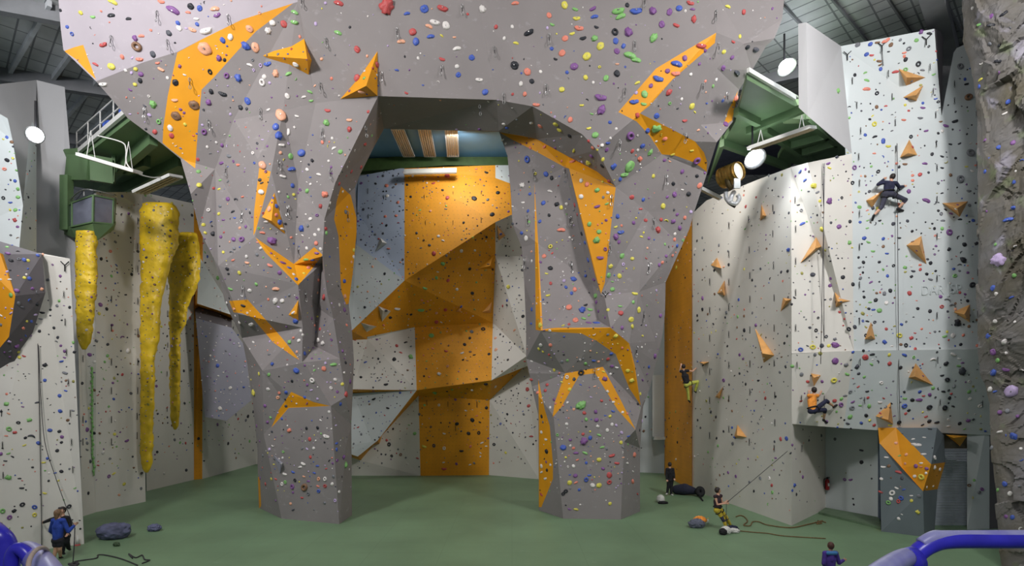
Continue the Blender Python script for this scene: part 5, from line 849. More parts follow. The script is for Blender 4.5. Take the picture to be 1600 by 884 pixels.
NAMEFIX = {'wall_left_front': 4.2, 'wall_left_bulge': 7, 'wall_left_notch': 6, 'wall_left_middle': 8, 'wall_left_far': 9, 'wall_right': 7.5}
DENS.update(NAMEFIX)
grid = {}
def near(x, y, r):
    gx, gy = int(x//12), int(y//12)
    for i in range(gx-2, gx+3):
        for j in range(gy-2, gy+3):
            for (a, b, c) in grid.get((i, j), ()):
                if (a-x)**2+(b-y)**2 < (c+r)**2: return True
    return False
def addg(x, y, r): grid.setdefault((int(x//12), int(y//12)), []).append((x, y, r))
for t in taken: addg(*t)
NS = 1600*800/1000.
for _ in range(int(NS*26)):
    x = rnd.uniform(0, 1599); y = rnd.uniform(0, 830)
    r = ray(x, y)
    if r is None: continue
    p, n, sn = r; dn = DENS.get(sn, 0)
    if sn == 'arch':
        dn = 1.2 if y < 90 else (2.6 if y < 200 else (5 if y < 420 else 8))
        if y > 770: dn = 1.5
        if 465 < x < 776 and y < 210: dn = 1.0
        if y > 675 and y < 770: dn = 11
    if sn == 'right wall' and y < 160: dn = 3.5
    if p.z < 1.6 and sn not in ('arch',): dn *= (.75 if sn == 'right wall' else .4)
    if p.z < .5: continue
    if rnd.random() > dn/26: continue
    big = rnd.random(); 
    if sn == 'arch': w = 2.6+4.2*big**2.2; pal = PAL['arch']
    elif sn == 'back wall':
        w = 2.0+3.2*big**2.5; pal = PAL['backo'] if (630 < x < 772 or (y > 400 and x < 772 and y < 530)) else PAL['back']
    elif sn == 'orange right wall': w = 2.2+3*big**2; pal = PAL['backo']
    elif sn == 'resin_column': w = 2+3*big**2; pal = PAL['col']
    elif sn in ('lilac shield', 'white wedge'): w = 2+2.5*big**2; pal = PAL['shield']
    elif sn == 'rock pillar': w = 4+5*big; pal = PAL['rock']
    elif sn == 'volume': w = 3+3*big; pal = PAL['vol']
    elif sn == 'right overhang': w = 3+5*big**2; pal = PAL['over']
    elif sn == 'grey left bulge': w = 3.5+4*big; pal = PAL['arch']
    else: w = 2.4+4*big**2; pal = PAL['wall']
    if sn == 'right wall' and x > 1330: w *= 1.2; 
    if near(x, y, w/2+.7): continue
    addg(x, y, w/2); kind = rnd.choice('oooollhhrc' if w > 4 else 'oolh'); col = rnd.choice(pal)
    rest.append((x, y, w, col, kind, p, n, w/2/F*p.y, rnd.uniform(-3, 3) if kind != 'l' else rnd.uniform(-.7, .7)))
cols = list(HOLD); VV = []; FF = []; MI = []; off = 0; LOW = {}
for (x, y, w, col, kind, p, n, s, roll) in rest:
    k = (kind, rnd.randrange(3), 2 if w > 4.5 else 1)
    if k not in LOW:
        v, f = hold_shape(*k); LOW[k] = (v, f)
    v, f = LOW[k]; M = np.array(frame(p, n, roll, s*.95)); q = v @ M[:3, :3].T+M[:3, 3]
    VV.append(q); FF += [[a+off for a in g] for g in f]; MI += [cols.index(col)]*len(f); off += len(v)
hm = mesh_obj('small_climbing_holds', np.concatenate(VV).tolist(), FF, [HOLD[c] for c in cols], MI, smooth=True)
tag(hm, 'countless small multicoloured climbing holds scattered over all the walls', 'climbing holds', kind='stuff')
print('holds', cnt, 'rest', len(rest))
# ------------------------------------------------------------------ quickdraws
def ring_bm(bm, c, rx, rz, r, n=12):
    tube(bm, [c+Vector((rx*math.cos(2*math.pi*i/n), 0, rz*math.sin(2*math.pi*i/n))) for i in range(n)], r, 5, closed=True)
def qd_meshes():
    out = {}
    bm = bmesh.new(); ring_bm(bm, Vector((0, 0, -.11)), .055, .1, .016); me = bpy.data.meshes.new('carabiner'); bm.to_mesh(me); bm.free(); me.materials.append(STEEL); out['carabiner'] = me
    bm = bmesh.new(); beam(bm, (0, 0, -.19), (0, 0, -.42), .035, .018); me = bpy.data.meshes.new('sling'); bm.to_mesh(me); bm.free(); me.materials.append(BLACK); out['sling'] = me
    bm = bmesh.new(); ring_bm(bm, Vector((0, 0, -.5)), .06, .1, .016); me = bpy.data.meshes.new('carabiner'); bm.to_mesh(me); bm.free(); me.materials.append(STEEL); out['carabiner2'] = me
    bm = bmesh.new(); beam(bm, (0, 0, -.07), (0, 0, -.3), .035, .02); ring_bm(bm, Vector((0, 0, -.04)), .025, .045, .01, 8); ring_bm(bm, Vector((0, 0, -.34)), .028, .05, .01, 8); me = bpy.data.meshes.new('quickdraw'); bm.to_mesh(me); bm.free(); me.materials.append(BLACK); out['small'] = me
    return out
QM = qd_meshes(); qi = []
ARQ = [(509, 67), (500, 137), (471, 4), (407, 177), (504, 209), (570, 205), (620, 52), (722, 15), (691, 110), (596, 120), (772, 81), (749, 171), (787, 154), (245, 25), (174, 64), (261, 70), (356, 31), (296, 130), (226, 176), (325, 195), (1008, 4), (858, 61), (992, 72), (853, 140), (977, 146), (1119, 25), (1123, 75), (1099, 137), (1136, 152), (1071, 215),
 (354, 267), (379, 338), (435, 258), (516, 272), (450, 329), (466, 393), (542, 338), (969, 227), (834, 273), (884, 268), (824, 345), (891, 345), (956, 313), (1041, 281), (1021, 348), (952, 387), (892, 417), (1014, 419), (821, 411), (946, 463), (1006, 494), (995, 549), (880, 487), (982, 634), (929, 582), (476, 462), (380, 454)]
for x, y in ARQ:
    r = ray(x, y-9)
    if not r: continue
    p, n, sn = r; q = bpy.data.objects.new('quickdraw', None); q.location = p+n*.03; q.empty_display_size = .1; s = 18/.6/F*p.y; q.scale = (s, s, s); COL.objects.link(q)
    q.rotation_euler = (0, rnd.uniform(-.15, .15), rnd.uniform(-.6, .6))
    for k in ('carabiner', 'sling', 'carabiner2'):
        c = bpy.data.objects.new(k.rstrip('2'), QM[k]); c.parent = q; COL.objects.link(c)
    rel, lm = place_phrase(x, y); tag(q, '', 'quickdraw', 'quickdraws on the arch'); qi.append([f'steel quickdraw hanging {rel} {lm}', x, y, q])
number(qi)
LINES = {
 'first bolt line on cream right wall': [(1110, 440), (1110, 485), (1110, 528), (1110, 580), (1110, 625), (1110, 680)],
 'second bolt line on cream right wall': [(1140, 352), (1140, 397), (1140, 440), (1140, 480), (1140, 522), (1140, 570), (1140, 622), (1140, 670)],
 'third bolt line on cream right wall': [(1171, 342), (1172, 390), (1173, 430), (1173, 467), (1173, 515), (1173, 568), (1173, 612), (1172, 690)],
 'bolt line left of the cream wall corner': [(1209, 325), (1209, 365), (1210, 415), (1211, 465), (1211, 512), (1211, 567), (1212, 617), (1212, 660), (1211, 700)],
 'bolt line left of the hanging ropes': [(1242, 313), (1243, 358), (1243, 408), (1243, 457), (1243, 512), (1245, 570), (1252, 622), (1251, 700)],
 'bolt line right of the hanging ropes': [(1341, 245), (1342, 286), (1342, 334), (1342, 386), (1342, 445), (1342, 502), (1343, 565), (1350, 625)],
 'bolt line on the white headwall': [(1331, 127), (1338, 165), (1344, 205), (1388, 115), (1393, 152), (1398, 192), (1399, 233)],
 'bolt line down the headwall right edge': [(1453, 105), (1458, 143), (1461, 180), (1462, 225), (1463, 262), (1463, 312), (1463, 370), (1463, 435), (1463, 493), (1464, 562), (1468, 628)],
 'bolt line beside the rock pillar': [(1490, 132), (1490, 158), (1528, 178), (1529, 257), (1530, 370), (1530, 425), (1530, 490), (1534, 630)],
 'bolt line near left wall corner': [(101, 460), (103, 503), (105, 550), (108, 597), (111, 645), (113, 690), (115, 733)],
 'bolt line at the far left edge': [(4, 645), (4, 695), (5, 742)],
 'bolt line right of green vine, left wall': [(173, 467), (173, 512), (173, 565), (173, 610), (173, 655), (173, 690)],
 'bolt line left of the tallest yellow column': [(214, 345), (214, 385), (214, 420), (214, 470), (214, 518), (214, 565), (214, 610), (213, 650), (213, 680)],
 'bolt line between the two tall yellow columns': [(260, 450), (261, 490), (261, 540), (260, 585), (260, 640)],
 'bolt line left of green vine': [(128, 560), (128, 610), (128, 655), (128, 690)],
 'bolt line low on orange back wall': [(667, 630), (700, 632), (745, 632), (712, 670)],
 'bolt line on blue-grey back wall': [(575, 300), (576, 340), (600, 310)],
 'bolt line high on orange back wall': [(663, 310), (708, 305), (752, 305), (665, 350), (708, 350), (752, 345)],
}
for nme, pts in LINES.items():
    pts = sorted(pts, key=lambda q: q[1]); k_ = len(pts)
    for k, (x, y) in enumerate(pts):
        r = ray(x, y-5)
        if not r: continue
        p, n, sn = r; q = bpy.data.objects.new('quickdraw', QM['small']); q.location = p+n*.05; s = 11/.4/F*p.y*(.75 if p.y > 32 else 1); q.scale = (s, s, s); q.rotation_euler = (0, 0, rnd.uniform(-.5, .5)); COL.objects.link(q)
        pos = 'top one' if k == 0 else ('bottom one' if k == k_-1 else ORD[k]+' down')
        tag(q, f'black quickdraw, {pos} in the {nme}', 'quickdraw', 'quickdraws on the walls')
# ------------------------------------------------------------------ ropes
ROPE = mat('dark_rope', (58, 56, 60), .8, .2, 20); ROPEB = mat('brown_rope', (110, 86, 52), .8, .2, 20)
def onw(x, y, off=.06):
    r = ray(x, y); return r[0]+r[1]*off
def rope(pts, lab, m=ROPE, r=.012, sub=5):
    bm = bmesh.new(); tube(bm, smooth_path(pts, sub), r, 6); return tag(bm_obj('rope', bm, m, None, True), lab, 'rope')
rope([onw(1284, 257, .1), onw(1286, 640, .12)], 'right one of two ropes hanging down the cream right wall', r=.013)
rope([onw(1284, 258, .2), onw(1278, 566, .5)], 'left one of two ropes hanging down to orange-shirted climber', r=.012)
rope([onw(1399, 226, .12), onw(1401, 540, .12), onw(1405, 665)], 'long rope down the high right wall past the climber', r=.012)
rope([onw(1378, 78)]+[onw(1379, 95), onw(1380, 103)], 'short rope under the forked anchor on headwall')
rope([onw(59, 537)]+[onw(60+i*.6, 560+i*30) for i in range(9)]+[onw(65, 852)], 'rope hanging straight down the left wall')
rope([onw(60, 540, .1), onw(64, 620, .1), onw(70, 690, .2), P(85, 740, 20), P(105, 796, 19.4), P(116, 822, 18.7)], 'rope slanting to the belayer in blue jumper', r=.011)
rope([P(1135, 785.5, 22.6), onw(1234, 704.5, .1)], 'rope from yellow-trousered belayer rising to the wall corner')
rope([P(1135, 787, 22.6), P(1135, 805, 22.4), P(1137, 822, 22.4), P(1145, 829, 22.3)], 'rope end falling from the belayer hands to floor')
def fp(x, y, z=.025): v = B(x, y); v.z = z; return v
rope([fp(*q) for q in [(1155, 830), (1175, 832), (1200, 834), (1225, 838), (1290, 842)]], 'thin rope trailing on floor towards the wall corner', ROPEB, .02)
rope([fp(*q) for q in [(1150, 808), (1156, 806), (1163, 808), (1168, 815), (1162, 821), (1172, 822), (1176, 816), (1186, 816), (1200, 821), (1235, 825), (1262, 820), (1285, 814)]], 'brown rope lying along the wall foot at right', ROPEB, .025)
rope([fp(*q) for q in [(1278, 814), (1284, 818), (1276, 819), (1283, 815), (1290, 817)]], 'small brown rope coil in front of the recess', ROPEB, .025)
rope([fp(*q) for q in [(112, 884), (118, 878), (150, 873), (153, 868), (165, 868), (190, 874), (215, 884)]], 'dark rope winding over the floor near the couple', ROPE, .02)
rope([fp(*q) for q in [(203, 868), (207, 873), (201, 866), (212, 872), (222, 868), (226, 875), (234, 876), (222, 881)]], 'tangled dark rope on the floor below the beanbags', ROPE, .02)
rope([fp(*q) for q in [(108, 882), (114, 884), (122, 882), (118, 880), (110, 883), (120, 886)]], 'dark rope heap at the very bottom left', ROPE, .04)
rope([P(117, 824, 18.6), P(116, 850, 18.4), fp(114, 880)], 'rope end hanging from belayer in blue to floor', r=.015)
bm = bmesh.new()
vine = [onw(144.5, y, .06) for y in range(575, 750, 7)]
for i, q in enumerate(vine[:-1]):
    bmesh.ops.create_icosphere(bm, subdivisions=1, radius=.055, matrix=Matrix.Translation(q+Vector((random.uniform(-.05, .05), 0, 0))) @ Matrix.Diagonal((1, 1, 1.3, 1)))
tube(bm, vine, .03, 6); tag(bm_obj('knotted_strip', bm, HOLD['g'], None, True), 'thin green knotted strip running down the left wall', 'wall strip')
# forked anchors at the tops of routes
ai = []
for x, y, nm in [(1323, 87, 'at left of the headwall'), (1378, 72, 'in the middle of the headwall'), (1447, 62, 'at right of the headwall'), (103, 415, 'at the top of the left wall'), (946, 464, 'at the orange dagger tip')]:
    r = ray(x, y); p, n = r[0]+r[1]*.06, r[1]; e = empty('anchor', p); tag(e, 'forked steel anchor '+nm, 'anchor'); u = Vector((0, 0, 1)).cross(n).normalized()
    for s in (-1, 1): bm = bmesh.new(); tube(bm, [p, p+u*.14*s+Vector((0, 0, .14))], .018, 6); bm_obj('arm', bm, BLACK, e)
    bm = bmesh.new(); tube(bm, [p, p-Vector((0, 0, .22))], .02, 6); bm_obj('stem', bm, BLACK, e)
# ------------------------------------------------------------------ people
SKIN = mat('skin', (206, 158, 132), .5, .05, 8)
def fabric(n, c): return mat('cloth_'+n, c, .85, .12, 6, bump=.3, bscale=25)
def capsule(bm, a, b, ra, rb, n=12):
    a = Vector(a); b = Vector(b); d = b-a; L0 = d.length
    if L0 < 1e-5: bmesh.ops.create_uvsphere(bm, u_segments=n, v_segments=8, radius=ra, matrix=Matrix.Translation(a)); return
    pts = []; rr = []
    for i in range(5): t = math.pi/2*(1-i/4); pts.append(a-d/L0*ra*math.sin(t)); rr.append(max(ra*math.cos(t), ra*.05))
    for i in range(5): t = math.pi/2*i/4; pts.append(b+d/L0*rb*math.sin(t)); rr.append(max(rb*math.cos(t), rb*.05))
    tube(bm, pts, rr, n)
def baked(name, bm, m, parent, vox, sm=3):
    bmesh.ops.recalc_face_normals(bm, faces=bm.faces)
    me = bpy.data.meshes.new('tmp'); bm.to_mesh(me); bm.free(); o = bpy.data.objects.new('tmp', me); COL.objects.link(o)
    r = o.modifiers.new('r', 'REMESH'); r.mode = 'VOXEL'; r.voxel_size = vox; s = o.modifiers.new('s', 'SMOOTH'); s.factor = .5; s.iterations = sm
    dg = bpy.context.evaluated_depsgraph_get(); dg.update(); ev = o.evaluated_get(dg); m2 = bpy.data.meshes.new_from_object(ev); bpy.data.objects.remove(o)
    m2.name = name; m2.materials.clear(); m2.materials.append(m); m2.polygons.foreach_set('use_smooth', [True]*len(m2.polygons))
    return link(bpy.data.objects.new(name, m2), parent)
def hand(bm, wrist, d, side, s=1.0, curl=.5):
    """palm, four bent fingers and a thumb; d = pointing direction, side = thumb side"""
    d = Vector(d).normalized(); t = (Vector(side)-d*Vector(side).dot(d)).normalized(); nn = d.cross(t)
    w = Vector(wrist)
    for k in (-.028, -.009, .009, .028): capsule(bm, w+t*k*.6*s, w+d*.085*s+t*k*s, .017*s, .016*s, 8)
    for k, L0 in ((-.031, .06), (-.011, .075), (.011, .08), (.031, .07)):
        a = w+d*.085*s+t*k*s; m_ = a+(d*math.cos(curl)+nn*math.sin(curl))*L0*.55*s; e_ = m_+(d*math.cos(curl*2.2)+nn*math.sin(curl*2.2))*L0*.5*s
        capsule(bm, a, m_, .0105*s, .010*s, 7); capsule(bm, m_, e_, .010*s, .0085*s, 7)
    a = w+d*.03*s+t*.03*s; m_ = a+(d*.6+t*.8)*.045*s; capsule(bm, a, m_, .013*s, .012*s, 7); capsule(bm, m_, m_+(d*.9+t*.2)*.035*s, .011*s, .009*s, 7)
def person(J, face, lab, top, bot, hair, sleeves='long', legs='long', shoe=None, hairlen='short', k=1.0, extra=None, seat=1.0):
    """J: joints {head,neck,shl,shr,ell,elr,hal,har,chest,pel,hil,hir,knl,knr,anl,anr,tol,tor} as world points"""
    face = Vector(face).normalized(); hd = J['head']; up = (hd-J['neck']).normalized(); sd = face.cross(up).normalized(); face = up.cross(sd).normalized()
    base = min((J['anl'], J['anr']), key=lambda v: v.z)
    e = empty('person', Vector((J['pel'].x, J['pel'].y, min(J['tol'].z, J['tor'].z)))); tag(e, lab, 'person')
    hs = .112*k; bm = bmesh.new()
    Q = Matrix((sd, face, up)).transposed().to_4x4()
    bmesh.ops.create_uvsphere(bm, u_segments=18, v_segments=12, radius=hs, matrix=Matrix.Translation(hd+up*.012) @ Q @ Matrix.Diagonal((.78, .92, 1.05, 1)))
    capsule(bm, hd-up*hs*.35+face*hs*.25, hd-up*hs*.75+face*hs*.45, hs*.55, hs*.38)          # jaw
    capsule(bm, hd+face*hs*.9+up*hs*.05, hd+face*hs*1.05-up*hs*.22, hs*.09, hs*.17, 8)        # nose
    capsule(bm, hd+face*hs*.86-up*hs*.5-sd*hs*.18, hd+face*hs*.86-up*hs*.5+sd*hs*.18, hs*.1, hs*.1, 8)   # lips
    for s in (-1, 1): capsule(bm, hd+sd*s*hs*.8+up*hs*.1, hd+sd*s*hs*.82-up*hs*.2, hs*.13, hs*.1, 8)   # ears
    capsule(bm, hd-up*hs*.6, J['neck']-up*.02, .055*k, .062*k)
    ch = J['chest']; pe = J['pel']
    capsule(bm, J['shl'], J['shr'], .06*k, .06*k); capsule(bm, J['neck']-up*.04, ch, .09*k, .12*k); capsule(bm, ch+(J['shl']-J['neck'])*.35, pe+(J['hil']-pe)*.3, .1*k, .1*k); capsule(bm, ch+(J['shr']-J['neck'])*.35, pe+(J['hir']-pe)*.3, .1*k, .1*k); capsule(bm, J['hil'], J['hir'], .1*k, .1*k)
    for q in 'lr':
        capsule(bm, J['sh'+q], J['el'+q], .052*k, .042*k); capsule(bm, J['el'+q], J['ha'+q], .042*k, .027*k)
        capsule(bm, J['hi'+q], J['kn'+q], .085*k, .058*k); capsule(bm, J['kn'+q], J['kn'+q].lerp(J['an'+q], .35), .056*k, .058*k); capsule(bm, J['kn'+q].lerp(J['an'+q], .35), J['an'+q], .058*k, .036*k)
        capsule(bm, J['an'+q], J['to'+q], .035*k, .03*k)
        hand(bm, J['ha'+q], J['ha'+q]-J['el'+q], Vector((0, 0, 1)) if abs((J['ha'+q]-J['el'+q]).normalized().z) < .8 else Vector((1, 0, 0)), k)
    baked('body', bm, SKIN, e, .0095)
    # eyes
    bm = bmesh.new()
    for s in (-1, 1): bmesh.ops.create_uvsphere(bm, u_segments=8, v_segments=6, radius=hs*.11, matrix=Matrix.Translation(hd+face*hs*.84+sd*s*hs*.34+up*hs*.1))
    bm_obj('eyes', bm, BLACK, e, True)
    # hair
    bm = bmesh.new(); bmesh.ops.create_uvsphere(bm, u_segments=18, v_segments=12, radius=hs*1.08, matrix=Matrix.Translation(hd+up*.028-face*.016) @ Q @ Matrix.Diagonal((.84, .96, 1.0, 1)))
    if hairlen == 'long': capsule(bm, hd-face*hs*.5, J['neck']-face*.05-up*.04, hs*.7, hs*.4)
    if hairlen == 'bun': capsule(bm, hd-face*hs*.9+up*hs*.4, hd-face*hs*1.15+up*hs*.5, hs*.35, hs*.3)
    o = baked('hair', bm, hair, e, .012)
    dl = [v.index for v in o.data.vertices if (v.co+0*up-hd).dot(face) > hs*.30 and (v.co-hd).dot(up) < hs*.55]
    b2 = bmesh.new(); b2.from_mesh(o.data); b2.verts.ensure_lookup_table(); bmesh.ops.delete(b2, geom=[b2.verts[i] for i in dl], context='VERTS'); b2.to_mesh(o.data); b2.free()
    # top
    g = .016; bm = bmesh.new()
    capsule(bm, J['shl'], J['shr'], .062*k+g, .062*k+g); capsule(bm, J['neck']-up*.06, ch, .085*k+g, .125*k+g); capsule(bm, ch+(J['shl']-J['neck'])*.35, pe+(J['hil']-pe)*.3, .105*k+g, .1*k+g); capsule(bm, ch+(J['shr']-J['neck'])*.35, pe+(J['hir']-pe)*.3, .105*k+g, .1*k+g)
    for q in 'lr':
        if sleeves in ('long', 'short'):
            el = J['el'+q] if sleeves == 'long' else J['sh'+q].lerp(J['el'+q], .6); capsule(bm, J['sh'+q], el, .056*k+g, .046*k+g)
            if sleeves == 'long': capsule(bm, el, el.lerp(J['ha'+q], .93), .046*k+g, .032*k+g)
    baked('shirt', bm, top, e, .013)
    bm = bmesh.new(); capsule(bm, J['hil'], J['hir'], .108*k+g, .108*k+g); 
    for q in 'lr':
        kn = J['kn'+q]; an = J['an'+q]; f_ = {'long': 1, 'knee': .15, 'short': -1}[legs]
        if legs == 'short': capsule(bm, J['hi'+q], J['hi'+q].lerp(kn, .5), .09*k+g, .08*k+g)
        else: capsule(bm, J['hi'+q], kn, .09*k+g, .062*k+g); capsule(bm, kn, kn.lerp(an, .95 if legs == 'long' else .2), .062*k+g, (.048 if legs == 'long' else .06)*k+g)
    baked('trousers', bm, bot, e, .013)
    for q in 'lr':
        bm = bmesh.new(); d = (J['to'+q]-J['an'+q]); capsule(bm, J['an'+q]-Vector((0, 0, .015))*k-d*.12, J['to'+q], .046*k, .042*k); capsule(bm, J['an'+q], J['an'+q].lerp(J['kn'+q], .12), .046*k, .044*k); baked('shoe', bm, shoe or BLACK, e, .012)
    if extra: extra(e, J, k)
    return e
def JN(d, **kw): return {k: P(v[0], v[1], d+(v[2] if len(v) > 2 else 0)) for k, v in kw.items()}
def harness(e, J, k):
    bm = bmesh.new(); c = J['pel']; u = (J['hir']-J['hil']).normalized(); ax = (J['chest']-J['pel']).normalized(); w = u.cross(ax).normalized(); c = c+ax*.1
    tube(bm, [c+u*.185*k*math.cos(a)+w*.15*k*math.sin(a) for a in [2*math.pi*i/20 for i in range(20)]], .025, 6, closed=True)
    for q in 'lr':
        a = J['hi'+q].lerp(J['kn'+q], .25); ax2 = (J['kn'+q]-J['hi'+q]).normalized(); x_ = ax2.orthogonal().normalized(); y_ = ax2.cross(x_)
        tube(bm, [a+(x_*math.cos(t)+y_*math.sin(t))*.118*k for t in [2*math.pi*i/16 for i in range(16)]], .018, 6, closed=True)
    bm_obj('harness', bm, BLACK, e, True)
NAVY = fabric('navy', (34, 36, 62)); CHAR = fabric('charcoal', (58, 58, 74)); ORS = fabric('orange', (240, 150, 60)); BLK = fabric('black', (26, 26, 32)); LIME = fabric('lime', (186, 190, 84)); MAR = fabric('maroon', (52, 34, 44)); YEL_C = fabric('mustard', (190, 168, 50)); BLU = fabric('blue', (44, 74, 170)); PUR = fabric('purple', (74, 50, 140)); SHORT = fabric('darkshort', (36, 34, 44))
HB = mat('dark_hair', (38, 28, 26), .6, .2, 30); HL = mat('light_brown_hair', (128, 98, 72), .6, .2, 30); HR = mat('auburn_hair', (84, 50, 42), .6, .2, 30)
dC = ray(1388, 300)[0].y-.42
person(JN(dC, head=(1394, 277, .0), neck=(1392, 284), shl=(1381, 285), shr=(1400, 286), chest=(1390, 291), pel=(1388, 302), hil=(1384, 303), hir=(1393, 303), ell=(1372, 288, .1), elr=(1405, 292, .1), hal=(1381, 280, .35), har=(1412, 291, .3),
 knl=(1378, 323, .1), knr=(1415, 312, .05), anl=(1365, 337, .25), anr=(1403, 326, .22), tol=(1363, 344, .36), tor=(1411, 329, .34)), (.2, 1, .25), 'climber high on the right wall in navy top and grey breeches, legs spread', NAVY, CHAR, HB, 'long', 'knee', extra=harness)
dO = ray(1272, 630)[0].y-.45
person(JN(dO, head=(1272, 610), neck=(1272, 616), shl=(1264, 618), shr=(1277, 618), chest=(1269.5, 626), pel=(1269, 640, -.1), hil=(1267, 642, -.1), hir=(1272, 641, -.1), ell=(1263, 626, .2), elr=(1281, 616, .2), hal=(1264, 612, .4), har=(1285, 607, .4),
 knl=(1289, 640, -.02), knr=(1291, 626, -.05), anl=(1287, 656, .25), anr=(1303, 635, .2), tol=(1292, 660, .4), tor=(1308, 632, .4)), (.25, 1, .2), 'climber in orange shirt and dark knee trousers at the overhang lip', ORS, NAVY, HB, 'none', 'knee', extra=harness)
dY = 30.75
person(JN(dY, head=(1068, 573), neck=(1068, 579), shl=(1064, 580), shr=(1075, 579), chest=(1070, 587), pel=(1073, 599), hil=(1072, 601), hir=(1077, 599), ell=(1062, 580, .3), elr=(1082, 580, .1), hal=(1064, 571, .4), har=(1090, 573, .3),
 knl=(1075, 612, .1), knr=(1090, 596, .0), anl=(1076, 625, .2), anr=(1086, 611, .2), tol=(1078, 628, .4), tor=(1090, 614, .35)), (.3, 1, .2), 'climber in black top and lime yellow trousers on the orange right wall', BLK, LIME, HB, 'none', 'long', extra=harness, k=1.05)
dB = D(827)
def pads(e, J, k):
    harness(e, J, k)
    for q in 'lr':
        bm = bmesh.new(); a = J['hi'+q].lerp(J['kn'+q], .7); b = J['kn'+q].lerp(J['an'+q], .25); capsule(bm, a, b, .088*k, .078*k); baked('knee_patch', bm, CHAR, e, .013)
person(JN(dB, head=(1121.5, 766.5), neck=(1121.5, 773), shl=(1117.5, 775.5, -.08), shr=(1126, 774.5, .1), chest=(1121, 782), pel=(1121.5, 795), hil=(1120, 797, -.06), hir=(1124.5, 796, .08), ell=(1121, 788, -.12), elr=(1128, 786, .12), hal=(1133, 786.5, -.1), har=(1134, 784, .05),
 knl=(1130, 810, -.06), knr=(1134, 807, .1), anl=(1135.5, 825, -.08), anr=(1141, 820, .25), tol=(1140, 828, -.1), tor=(1146, 822, .25)), (1, .1, .15), 'belayer in maroon vest and yellow trousers leaning back by the right wall', MAR, YEL_C, HB, 'none', 'long', extra=pads)
dK = D(773.5)
person(JN(dK, head=(1046.5, 726), neck=(1046.5, 731), shl=(1042, 733), shr=(1051.5, 733), chest=(1047, 738), pel=(1047, 748), hil=(1045, 749.5), hir=(1049.5, 749.5), ell=(1041, 741, -.03), elr=(1053, 741, -.03), hal=(1042, 749, -.2), har=(1053.5, 747, -.15),
 knl=(1044, 760), knr=(1049, 761), anl=(1042.5, 770.5), anr=(1048.5, 772), tol=(1041, 772, -.2), tor=(1051, 773.2, -.12)), (.3, 1, .1), 'person dressed all in black with white shoes standing by orange wall', BLK, BLK, HB, 'long', 'long', shoe=WHITEV)
dU = D(876)
person(JN(dU, head=(91, 802), neck=(91, 809.5), shl=(83.5, 813), shr=(99, 813), chest=(90.5, 822), pel=(90, 842), hil=(87, 844), hir=(93.5, 844), ell=(79, 829, .1), elr=(107, 830, .05), hal=(87, 836, .35), har=(116, 821, .15),
 knl=(87, 858), knr=(93.5, 858), anl=(84, 873), anr=(94.5, 870, .3), tol=(88, 877, .1), tor=(98, 872, .35)), (.25, 1, 0), 'belayer in blue jumper and dark shorts seen from behind at lower left', BLU, SHORT, HL, 'long', 'short', hairlen='long', k=1.0)
dV = D(866)
person(JN(dV, head=(97, 798), neck=(98, 806), shl=(91, 808), shr=(106, 809), chest=(99, 817), pel=(101, 835), hil=(98, 837), hir=(104, 837), ell=(78, 812, .2), elr=(110, 820), hal=(68, 816, .5), har=(106, 832, -.1),
 knl=(99, 849), knr=(105, 847), anl=(98, 861), anr=(107, 856, .3), tol=(100, 865), tor=(109, 858, .3)), (-.2, -1, 0), 'person in black clothes behind the blue-jumper belayer, arm on left wall', BLK, BLK, HB, 'long', 'long', hairlen='bun')
dP = 15.6
person(JN(dP, head=(1298, 853.5), neck=(1298, 861), shl=(1289, 864), shr=(1306, 864), chest=(1297, 873), pel=(1297, 892), hil=(1293, 895), hir=(1301, 895), ell=(1287, 880, -.05), elr=(1311, 879), hal=(1291, 890, .25), har=(1318, 875, .25),
 knl=(1293, 909), knr=(1301, 909), anl=(1293, 924), anr=(1301, 924), tol=(1293, 926.5, .15), tor=(1302, 926.5, .15)), (.25, 1, 0), 'child in purple hooded jacket seen from behind at bottom right', PUR, NAVY, HR, 'long', 'long', k=.86,
 extra=lambda e, J, k: baked('hood', (lambda b: (capsule(b, J['neck']+Vector((-.1, -.06, -.03)), J['neck']+Vector((.1, -.06, -.03)), .055, .055), b)[1])(bmesh.new()), mat('cloth_turquoise', (70, 130, 190), .8), e, .013))
# ------------------------------------------------------------------ things on the floor
def blob(name, c, s, m, lab, cat, amp=.15, fr=3, seed=0, parent=None, dent=0):
    bm = bmesh.new(); bmesh.ops.create_icosphere(bm, subdivisions=5, radius=1)
    for v in bm.verts:
        p = v.co.copy(); k = 1+amp*noise.fractal(p*fr+Vector((seed, 0, 0)), 1, 2, 4); q = Vector((p.x*s[0], p.y*s[1], p.z*s[2]))*k
        if dent and p.z > 0: q.z -= dent*s[2]*math.exp(-(p.x**2+p.y**2)*3.5)
        q.z = max(q.z, -s[2]*.75); v.co = q+Vector(c)+Vector((0, 0, s[2]*.75))
    o = bm_obj(name, bm, m, parent, True)
    return tag(o, lab, cat) if lab else o
def FB(x, y): v = B(x, y); v.z = 0; return v
BAG = mat('beanbag_fabric', (92, 96, 124), .8, .15, 3, bump=.6, bscale=4)
c = FB(178, 840); blob('beanbag', c, (.56, .48, .36), BAG, 'large slumped blue-grey beanbag on floor at left', 'beanbag', .12, 2.6, 1, dent=.5)
c = FB(241, 829); blob('beanbag', c, (.25, .22, .15), BAG, 'small flat blue-grey beanbag right of the large one', 'beanbag', .2, 2.5, 4)
c = FB(182, 853); blob('chalk_bag', c, (.11, .08, .08), GREEND, 'small dark bag on floor in front of large beanbag', 'bag', .25, 3, 7)
e = empty('rope_bag', FB(1072, 772)); tag(e, 'long dark navy rope bag with round black end lying by the orange wall', 'bag')
